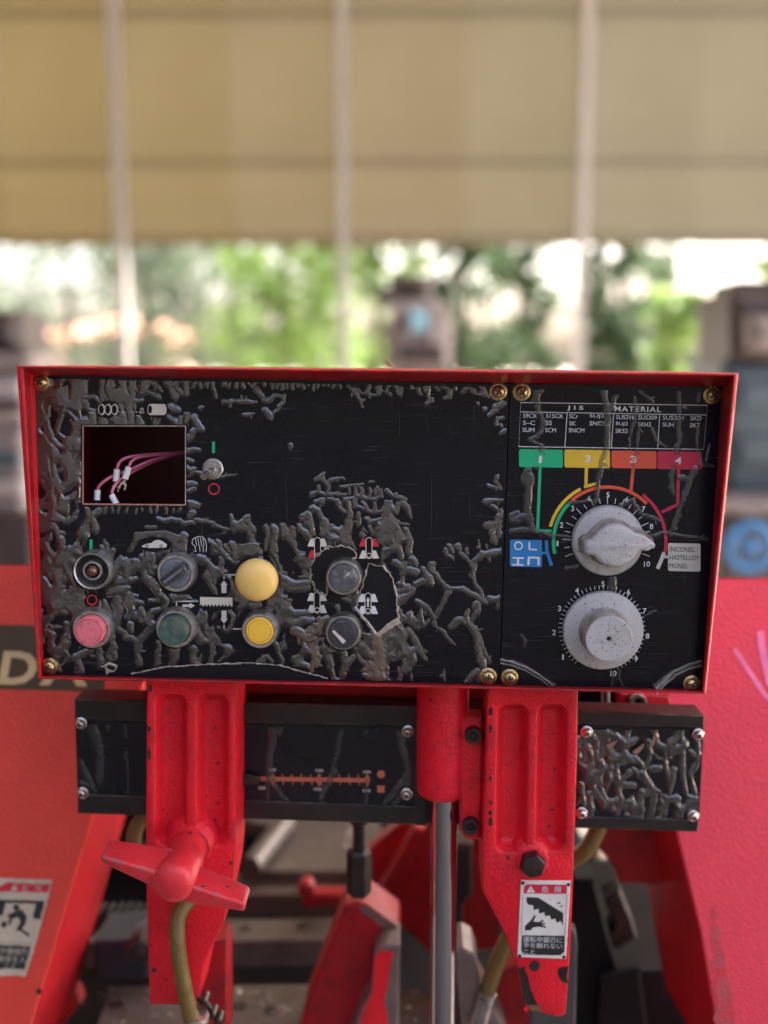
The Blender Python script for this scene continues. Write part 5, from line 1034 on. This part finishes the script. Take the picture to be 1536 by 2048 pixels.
def socket_bolt(pl, px, py, rpx, parent, mt=m_bolt, name='socket_bolt', rec=None):
    uv = pl.uv(px, py, 0.006); S = pl.S(px, py); r = rpx * S
    m = M(); lathe(m, pl, uv, [(r, 0), (r, 0.006), (r * .93, 0.0072), (r * .60, 0.0072)], 32, cap0=False, cap1=False, mi=0)
    lathe(m, pl, uv, [(r * .60, 0.0072), (r * .52, 0.0068)], 32, cap0=False, cap1=False)
    hx = []
    lathe(m, pl, uv, [(r * .52, 0.0068), (r * .48, 0.003), (r * .1, 0.0025)], 32, cap0=False, mi=1)
    return obj(name, m, [mt, m_slot], parent)
socket_bolt(Cf, 947, 1472, 16.5, cyl); socket_bolt(Cf, 941, 1654, 16.5, cyl)

# ================================================================== WHEEL COVERS
K = MP(0.97, tilt=0.22)
cl = thing('wheel_cover', 'orange red sheet cover with a torn warning label, left of the arms', 'cover', K.pt(60, 1700), 'sheet metal wheel covers')
m = M(); LC = [(-420, 1128), (330, 1130), (300, 1330), (184, 1634), (115, 1868), (63, 2048), (20, 2200), (-250, 3300), (-900, 3300)]  # lowest points, out of view, run down to block light from below
L = ccw([K.uv(x, y) for x, y in LC]); prism(m, K, L, 0, -0.004, bev=0.0015, local=True); obj('front_sheet', m, m_cover, cl)
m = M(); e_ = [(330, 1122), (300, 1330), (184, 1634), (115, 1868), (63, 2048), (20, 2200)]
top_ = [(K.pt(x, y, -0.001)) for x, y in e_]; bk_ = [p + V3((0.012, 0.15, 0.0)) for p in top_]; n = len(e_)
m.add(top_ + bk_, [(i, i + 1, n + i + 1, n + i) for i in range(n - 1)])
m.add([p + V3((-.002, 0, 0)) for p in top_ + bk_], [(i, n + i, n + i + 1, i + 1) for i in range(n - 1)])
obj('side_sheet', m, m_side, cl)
m = M(); t0 = K.pt(-420, 1128); t1 = K.pt(330, 1130); m.add([t0, t1, t1 + V3((0, .02, -.004)), t0 + V3((0, .02, -.004))], [(0, 1, 2, 3)]); obj('top_sheet', m, m_cover, cl)
def ZL(x, y): return (x / 3.414, 1080 + y / 3.414)
m = M(); flat(m, K, [(-60, 1249), (62, 1250), (214, 1300), (208, 1383), (-60, 1376)], 0.0006); np_ = obj('name_strip', m, mat('bronze_strip', (0.075, 0.048, 0.020), 0.4, metal=0.3), cl)
m = M(); txt(m, K, 'D', 38, 1336, 66, 0.0010, bold=0.03, wpx=72, slant=0.12); txt(m, K, 'A', 128, 1337, 68, 0.0010, bold=0.03, wpx=96, slant=0.0)
st(obj('strip_lettering', m, mat('cream_lettering', (0.62, 0.46, 0.22), 0.5), np_))
m = M(); q = [K.w(u, v, -0.19) for u, v in ((-.60, -.06), (-.30, -.06), (-.33, -.20), (-.42, -.60), (-.75, -.60))]; prism(m, K, [(-.75, -.24), (-.34, -.24), (-.35, -.26), (-.38, -.30), (-.44, -.60), (-.75, -.60)], -0.16, -0.165, local=True); obj('rear_light_block', m, m_redin, cl)  # sheet added behind the cover to keep light out from the back
# torn warning label
def ZW(x, y): return (x / 2.954, 1580 + y / 2.954)
m = M(); flat(m, K, rough([ZW(30, 520), ZW(306, 532), ZW(285, 640), ZW(230, 830), ZW(185, 1000), ZW(150, 1098), ZW(-90, 1096), ZW(-90, 520)], 1.1, 7, True, 3), 0.0006)
wl_ = obj('warning_label', m, mat('yellowed_label', (0.50, 0.42, 0.31), 0.55, var=0.15, vscale=40, dirt=((0.22, 0.15, 0.09), 60, 0.58, 0.75)), cl, label='torn yellowed warning label of a person drawn into the machine')
m = M(); flat(m, K, rough([ZW(50, 548), ZW(296, 556), ZW(284, 605), ZW(-60, 600), ZW(-60, 580)], 1.4, 6, True, 4), 0.0009); obj('label_header', m, m_pred, wl_)
m = M(); flat(m, K, [ZW(88, 555), ZW(106, 594), ZW(60, 592)], .0012); txt(m, K, '危', *ZW(148, 577), 13, 0.0012); txt(m, K, '険', *ZW(228, 580), 13, 0.0012); st(obj('header_lettering', m, mat('faded_lettering', (0.55, 0.36, 0.28), 0.6), wl_))
m = M(); h = 0.0009
flat(m, K, rough([ZW(-40, 645), ZW(262, 655), ZW(238, 765), ZW(195, 755), ZW(212, 672), ZW(34, 668), ZW(18, 740), ZW(-40, 740)], 1.2, 7, True, 6), h)
flat(m, K, circ(*ZW(96, 694), 6.5, 16), h)
flat(m, K, [ZW(*q) for q in ((38, 740), (100, 712), (128, 706), (158, 745), (150, 790), (128, 822), (178, 852), (168, 868), (120, 832), (92, 832), (122, 780), (108, 750), (70, 762), (60, 800), (48, 790), (56, 752))], h)
flat(m, K, [ZW(10, 780), ZW(40, 776), ZW(36, 810), ZW(6, 812)], h)
flat(m, K, rough([ZW(-60, 915), ZW(184, 922), ZW(146, 1060), ZW(-60, 1052)], 1.0, 7, True, 9), h)
ribbon(m, K, [ZW(0, 900), ZW(182, 908), ZW(200, 840)], 0.8, h)
st(obj('label_pictogram', m, m_pdk, wl_))
m = M(); txt(m, K, '中機械内', *ZW(80, 952), 14, h + .0003, wpx=54); txt(m, K, '身体を入', *ZW(70, 998), 14, h + .0003, wpx=56); txt(m, K, 'こと', *ZW(60, 1040), 11, h + .0003, wpx=24)
st(obj('label_lettering', m, mat('cream_label_print', (0.50, 0.44, 0.34), 0.6), wl_))
m = M(); flat(m, K, circ(78, 1983, 6, 14), 0.001); obj('rivet', m, m_bolt, cl)
# lower corner bracket of the left cover
m = M(); prism(m, MP(1.00), [(108, 1975), (150, 1985), (160, 2010), (120, 2060), (70, 2100), (60, 2060)], 0, -0.02, bev=0.002); obj('corner_flange', m, m_redshade, cl)

KR = MP(1.0, tilt=0.30, yaw=-0.06)
cr_ = thing('wheel_cover', 'pinkish red sheet cover with a pink chalk arrow, right of the arms', 'cover', KR.pt(1480, 1700), 'sheet metal wheel covers')
RC = [(1100, 1156), (1960, 1156), (2300, 3300), (1720, 3300), (1462, 2200), (1432, 2048), (1400, 1860), (1346, 1640), (1300, 1400), (1150, 1350)]  # lower corners continue out of view to shut out light from underneath
m = M(); L = ccw([KR.uv(x, y) for x, y in RC]); prism(m, KR, L, 0, -0.004, bev=0.0015, local=True); obj('front_sheet', m, m_cover2, cr_)
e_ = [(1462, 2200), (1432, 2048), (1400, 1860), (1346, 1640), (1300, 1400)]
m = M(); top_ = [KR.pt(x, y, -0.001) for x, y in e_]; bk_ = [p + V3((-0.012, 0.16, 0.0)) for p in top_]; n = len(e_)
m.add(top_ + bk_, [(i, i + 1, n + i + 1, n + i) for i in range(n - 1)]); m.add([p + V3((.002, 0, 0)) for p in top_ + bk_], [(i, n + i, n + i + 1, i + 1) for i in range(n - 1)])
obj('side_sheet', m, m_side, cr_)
m = M(); t0 = KR.pt(1100, 1156); t1 = KR.pt(1960, 1156); m.add([t0, t1, t1 + V3((0, .02, -.004)), t0 + V3((0, .02, -.004))], [(0, 1, 2, 3)]); obj('top_sheet', m, m_cover2, cr_)
m = M(); ribbon(m, KR, rough([(1468, 1296), (1490, 1330), (1532, 1392), (1548, 1408)], 1.0, 8, False, 2), 9, 0.0006); ribbon(m, KR, rough([(1521, 1262), (1526, 1310), (1540, 1370)], 1.0, 8, False, 3), 14, 0.0008)
st(obj('chalk_mark', m, mat('pink_chalk', (0.85, 0.22, 0.42), 0.7), cr_))
m = M()
for k in range(5): flat(m, KR, rough(circ(1428 + k * 5, 1830 + k * 48, 8 + 3 * k, 12, ry=22 + 6 * k), 5, 8, True, 30 + k), 0.0004 + k * 1e-5)
st(obj('worn_patch', m, mat('scuffed_primer', (0.44, 0.055, 0.065), 0.5, bump=0.8, bscale=330, dirt=((0.56, 0.02, 0.035), 60, 0.45, 0.6)), cr_))
m = M(); prism(m, KR, [(.75, -.24), (.32, -.24), (.33, -.26), (.36, -.30), (.42, -.60), (.75, -.60)], -0.17, -0.175, local=True); obj('rear_light_block', m, m_redin, cr_)  # light-blocking sheet added behind the right cover too
# dark red bracket under the beam, small block with a bolt above it
m = M(); prism(m, MP(0.95), [(1180, 1600), (1352, 1600), (1352, 1700), (1340, 1772), (1240, 1768), (1232, 1740), (1200, 1700)], 0, -0.05, bev=0.003); obj('hinge_bracket', m, m_redshade, cr_)
KB = MP(0.86)
m = M(); prism(m, MP(0.875), [(1140, 1340), (1245, 1345), (1245, 1450), (1140, 1450)], 0, -0.03, bev=0.003); obj('dark_gap_block', m, m_oil, beam)  # black block added to keep the gap under the box dark
blk = thing('adjuster_block', 'red block with a round bolt head under the right corner of the box', 'block', KB.pt(1280, 1420))
m = M(); prism(m, KB, [(1236, 1385), (1340, 1392), (1352, 1430), (1352, 1450), (1236, 1450)], 0, -0.04, bev=0.002); obj('block_body', m, m_red, blk)
socket_bolt(KB, 1276, 1405, 18, blk, m_steel)
m = M(); tube(m, [KB.pt(1211, 1370, 0), KB.pt(1212, 1430, 0)], 0.004, 14, k=1); obj('stud', m, m_steel, blk)

# ================================================================== HOSES
def hose(pts, r, label, fit=None):
    t = thing('hydraulic_hose', label, 'hose', pts[-1], 'braided hydraulic hoses')
    m = M(); nn = [0]; tube(m, pts, r, 18, 44, rfun=lambda q: r * (1 + 0.022 * math.sin(q * 44 * (len(pts) - 1) * 1.9))); obj('hose', m, m_hose, t, sharp=80)
    d = (pts[-1] - pts[-2]).normalized(); m = M()
    tube(m, [pts[-1] - d * 0.008, pts[-1], pts[-1] + d * 0.022], r * 1.18, 12, k=1); obj('ferrule', m, m_steel, t)
HH = MP(0.742)
hose([HH.pt(378, 1800, -0.022), HH.pt(358, 1830, -0.012), HH.pt(355, 1880, -0.004), HH.pt(362, 1940, -0.004), HH.pt(374, 2000, -0.006), HH.pt(388, 2055, -0.01)], 0.0062, 'olive braided hose below the red wing handle')
HB = MP(0.86)
hose([HB.pt(1205, 1630, 0), HB.pt(1190, 1670, 0), HB.pt(1165, 1706, 0), HB.pt(1120, 1735, -0.005), HB.pt(1060, 1800, -0.005), HB.pt(1010, 1890, 0), HB.pt(985, 1950, 0), HB.pt(970, 2000, 0)], 0.0075, 'brown braided hose curving behind the danger plate arm')
hose([HB.pt(330, 1600, 0), HB.pt(290, 1630, 0), HB.pt(268, 1670, 0), HB.pt(275, 1720, -0.01), HB.pt(320, 1760, -0.02), HB.pt(400, 1780, -0.03)], 0.0065, 'dark hose curving behind the left arm under the beam')

# ================================================================== ROD, VISE, BED
D_p = MP(0.86)
t = thing('feeler_rod', 'dark slim rod with a hexagon coupling below the scale plate', 'rod', D_p.pt(717, 1800))
m = M(); c = vcyl(m, 718, 1640, 1760, 12, Yp=D_p); obj('rod', m, m_steelblk, t)
m = M(); vcyl(m, 717, 1708, 1802, 25, lambda r, z: [(r * .8, 0), (r, .003), (r, z - .004), (r * .75, z)], seg=6, Yp=MP(0.853)); obj('coupling', m, m_steelblk, t, sharp=20)
m = M(); vcyl(m, 718, 1640, 1652, 20, Yp=D_p); obj('collar', m, m_steelblk, t)
VJ = MP(0.90)
vz = thing('front_vise_jaw', 'red vise jaw with a flaking painted steel tip in front of the chrome rod', 'vise jaw', VJ.pt(720, 2040))
m = M(); prism(m, VJ, [(690, 1812), (712, 1806), (735, 1812), (795, 1855), (800, 1870), (762, 2100), (590, 2100), (612, 2010)], 0, -0.05, bev=0.003); obj('jaw_body', m, m_redshade, vz)
VF = MP(0.87)
m = M(); prism(m, VF, [(748, 1908), (762, 1894), (778, 1890), (799, 1893), (798, 1990), (797, 2100), (690, 2100), (722, 2020), (742, 1985)], 0, -0.04, bev=0.002); obj('jaw_tip', m, m_jaw, vz)
m = M(); flat(m, VF, rough([(750, 1912), (764, 1900), (786, 1904), (780, 1930), (776, 1962), (768, 2000), (774, 2030), (776, 2060), (706, 2090), (728, 2020), (744, 1985)], 1.6, 7, True, 3), 0.0006); obj('paint_layer', m, m_red, vz)
m = M(); flat(m, VJ, [(716, 1810), (735, 1814), (796, 1857), (798, 1868), (772, 1858), (722, 1822)], 0.001); obj('worn_edge', m, m_jaw, vz)
VK = MP(0.86)
vk = thing('rear_vise_jaw', 'brown bare steel jaw curving below the right red arm', 'vise jaw', VK.pt(960, 2040))
m = M(); prism(m, VK, [(908, 1902), (926, 1898), (946, 1908), (956, 1935), (960, 1975), (985, 2020), (1010, 2060), (1020, 2100), (926, 2100)], 0, -0.045, bev=0.002); obj('jaw_body', m, m_jaw, vk)
m = M(); prism(m, MP(0.90), [(985, 1950), (1050, 1925), (1075, 2060), (1040, 2100), (990, 2100)], 0, -0.03, bev=0.002); obj('jaw_backing', m, m_redshade, vk)
# machine bed
Z0 = HP(0.615)
bed = thing('machine_bed', 'worn steel bed bars of the saw seen below the guide beam', 'machine bed', (0, 1.15, 0.30))
def slab(poly, z, th, mt, name, parent=bed):
    pl = HP(z); m = M(); prism(m, pl, poly, 0, -th, bev=0.0012); return obj(name, m, mt, parent)
slab([(420, 1620), (760, 1620), (760, 1742), (480, 1742), (560, 1660), (490, 1640)], 0.615, 0.02, m_bed, 'bed_plate')
slab([(380, 1745), (760, 1742), (770, 1786), (370, 1790)], 0.600, 0.03, m_bed, 'bed_bar')
slab([(180, 1842), (700, 1836), (700, 1880), (170, 1886)], 0.600, 0.03, m_bed, 'bed_bar')
slab([(222, 1972), (700, 1966), (700, 2110), (170, 2110)], 0.615, 0.03, m_bed, 'bed_bar')
slab([(760, 1985), (860, 1985), (860, 2110), (740, 2110)], 0.60, 0.03, m_bed, 'bed_bar')
for x, y in ((235, 2008), (540, 2021), (480, 2012)):
    pl = HP(0.615); uv = pl.uv(x, y); m = M(); lathe(m, pl, uv, [(.007, 0.0003), (.007, 0.0008), (.0045, 0.0008)], 20, cap0=False); lathe(m, pl, uv, [(.004, 0.001), (.001, 0.001)], 16, mi=1, cap0=False); obj('bed_bolt', m, [m_bolt, m_slot], bed)
for x, y in ((520, 1752), (605, 1852), (490, 1857)):
    pl = HP(0.600); uv = pl.uv(x, y); m = M(); lathe(m, pl, uv, [(.007, 0.0003), (.007, 0.0008), (.002, 0.0008)], 20, cap0=False); obj('bed_bolt', m, m_bolt, bed)
m = M(); tube(m, [HP(0.62).pt(500, 1735, .01), HP(0.62).pt(575, 1640, .01)], 0.014, 20, k=1); obj('guide_bar', m, m_bed, bed)
m = M(); box(m, (-0.9, 0.93, 0.40), (0.85, 1.65, 0.45)); obj('chip_pan', m, m_oil, bed)
m = M(); box(m, (-0.9, 1.55, 0.45), (0.19, 1.62, 0.70)); obj('rear_rail', m, m_oil, bed)
m = M(); pl = HP(0.55); a_ = MP(1.02)
ls = []
for k in range(16):
    for r_, dx in ((0.010, 0), (0.017, 0.0025), (0.017, 0.005), (0.010, 0.0075)): ls.append((r_, k * 0.0095 + dx))
ax = Pl(MP(1.05).pt(165, 1838), (1, 0, 0), (0, 0, 1)); lathe(m, ax, (0, 0), ls, 20); obj('lead_screw', m, m_steelblk, bed, sharp=30)
m = M(); prism(m, MP(0.97), [(185, 1886), (292, 1880), (292, 1962), (190, 1966)], 0, -0.06, bev=.003); obj('blue_casting', m, m_navy, bed)
m = M(); lathe(m, MP(0.93), MP(0.93).uv(282, 1900), [(.016, -.03), (.016, 0), (.012, .006), (.002, .008)], 8); obj('clamp_nut', m, m_bolt, bed)
tl = thing('red_lever', 'small red lever with a ball knob lying between the bed bars', 'lever', MP(1.15).pt(650, 1810))
m = M(); prism(m, MP(1.15), [(600, 1795), (618, 1788), (690, 1790), (700, 1812), (606, 1820)], 0, -0.02, bev=.003); obj('lever_arm', m, m_redshade, tl)
m = M(); q = MP(1.14); lathe(m, q, q.uv(613, 1774), [(.008, -.012), (.010, -.004), (.010, .004), (.008, .008), (.002, .010)], 24); obj('ball_knob', m, m_redshade, tl, sharp=60)
tr_ = thing('rear_bracket', 'dark red sheet bracket in the shadow behind the chrome rod', 'bracket', MP(1.2).pt(850, 1800))
m = M(); prism(m, MP(1.12), [(735, 1700), (800, 1645), (1000, 1640), (1000, 1900), (860, 1905), (800, 1850), (752, 1790)], 0, -0.02, bev=.002); obj('bracket_sheet', m, m_redshade, tr_)
m = M(); prism(m, MP(1.08), [(806, 1700), (830, 1655), (850, 1660), (838, 1700), (770, 1800), (752, 1792)], 0, -0.02, bev=.002); obj('bracket_rib', m, m_redshade, tr_)
sp = thing('grey_pillar', 'grey steel pillar in the dark gap behind the chrome rod', 'pillar', MP(1.0).pt(925, 1900))
m = M(); prism(m, MP(1.0), [(905, 1690), (945, 1690), (945, 1790), (925, 1815), (925, 2100), (870, 2100), (870, 1690)], 0, -0.05, bev=.003); obj('pillar_body', m, m_steelblk, sp)
rs_ = random.Random(12); m = M(); plb = HP(0.617)
for k in range(260):                                                       # swarf
    px, py = rs_.uniform(200, 840), rs_.choice((rs_.uniform(1648, 1735), rs_.uniform(1975, 2045), rs_.uniform(1978, 2045)))
    q = plb.pt(px, py); a = rs_.uniform(0, 6.3); l = rs_.uniform(.001, .004); d = V3((math.cos(a), math.sin(a), 0)) * l; e_ = V3((-math.sin(a), math.cos(a), 0)) * l * .25
    m.add([q - d, q + e_ + V3((0, 0, .0012)), q + d, q - e_], [(0, 1, 2, 3)])
o = obj('swarf', m, m_steel, None); tag(o, 'loose bright metal chips scattered over the bed bars', 'swarf', kind='stuff')
cg = thing('cable_gland', 'small clamp with bright screws at the foot of the olive hose', 'hose clamp', HH.pt(420, 2040, -0.02))
m = M(); q = HH.pt(392, 2046, -0.012); lathe(m, Pl(q, (0.1, -0.1, 1), (0, 1, 0)), (0, 0), [(.0095, -.008), (.0102, -.006), (.0102, .006), (.0095, .008)], 24); obj('clamp_ring', m, m_steel, cg)
for k, (x, y) in enumerate(((408, 2003), (425, 2030), (437, 2042))):
    m = M(); lathe(m, HH, HH.uv(x, y, -.02), [(.0032, -.03), (.0032, -.02), (.0028, -.018), (.001, -.0175)], 12); obj('clamp_screw', m, m_bolt, cg)
m = M(); tube(m, [HH.pt(392, 1985, -.03), HH.pt(400, 2000, -.022), HH.pt(420, 2015, -.022), HH.pt(440, 2060, -.03)], .0022, 8); obj('wire', m, m_bolt, cg)
# right side, behind the danger plate arm
gp = thing('guide_plate', 'dark grey plate standing behind the lower end of the danger plate arm', 'plate', MP(0.85).pt(1140, 1990))
m = M(); prism(m, MP(0.85), [(1060, 1860), (1136, 1850), (1152, 1862), (1156, 1890), (1150, 2110), (1060, 2110)], 0, -0.012, bev=.002); obj('plate_body', m, mat('dark_grey_paint', (0.05, 0.045, 0.045), 0.45), gp)
dk = thing('saw_base', 'black oily saw base below the right cover', 'machine base', (0.36, 1.25, 0.2))
m = M(); prism(m, MP(1.0), [(1150, 1760), (1190, 1760), (1240, 1950), (1430, 1935), (1445, 2200), (1120, 2200)], 0, -0.25, bev=.003); obj('base_body', m, m_oil, dk)
m = M(); prism(m, MP(1.02), [(1210, 1800), (1240, 1780), (1265, 1840), (1275, 1875), (1235, 1900), (1210, 1890), (1230, 1850)], 0, -0.03, bev=.002); obj('base_lug', m, m_steelblk, dk)
m = M(); prism(m, MP(0.985), [(1200, 1960), (1280, 1940), (1300, 2100), (1190, 2100)], 0, -0.01, bev=.002); obj('base_flap', m, m_oil, dk)
pp = thing('drain_pipe', 'brown pipe crossing the gap under the right cover', 'pipe', MP(1.3).pt(1260, 1830))
m = M(); tube(m, [MP(1.3).pt(1170, 1720), MP(1.3).pt(1240, 1790), MP(1.3).pt(1330, 1850), MP(1.3).pt(1400, 1890)], 0.026, 20); obj('pipe_run', m, m_pipe, pp, sharp=60)
m = M(); tube(m, [MP(1.32).pt(1170, 1690), MP(1.32).pt(1180, 1745), MP(1.32).pt(1200, 1790)], 0.028, 18); obj('pipe_elbow', m, mat('teal_paint', (0.02, 0.09, 0.08), 0.5), pp, sharp=60)
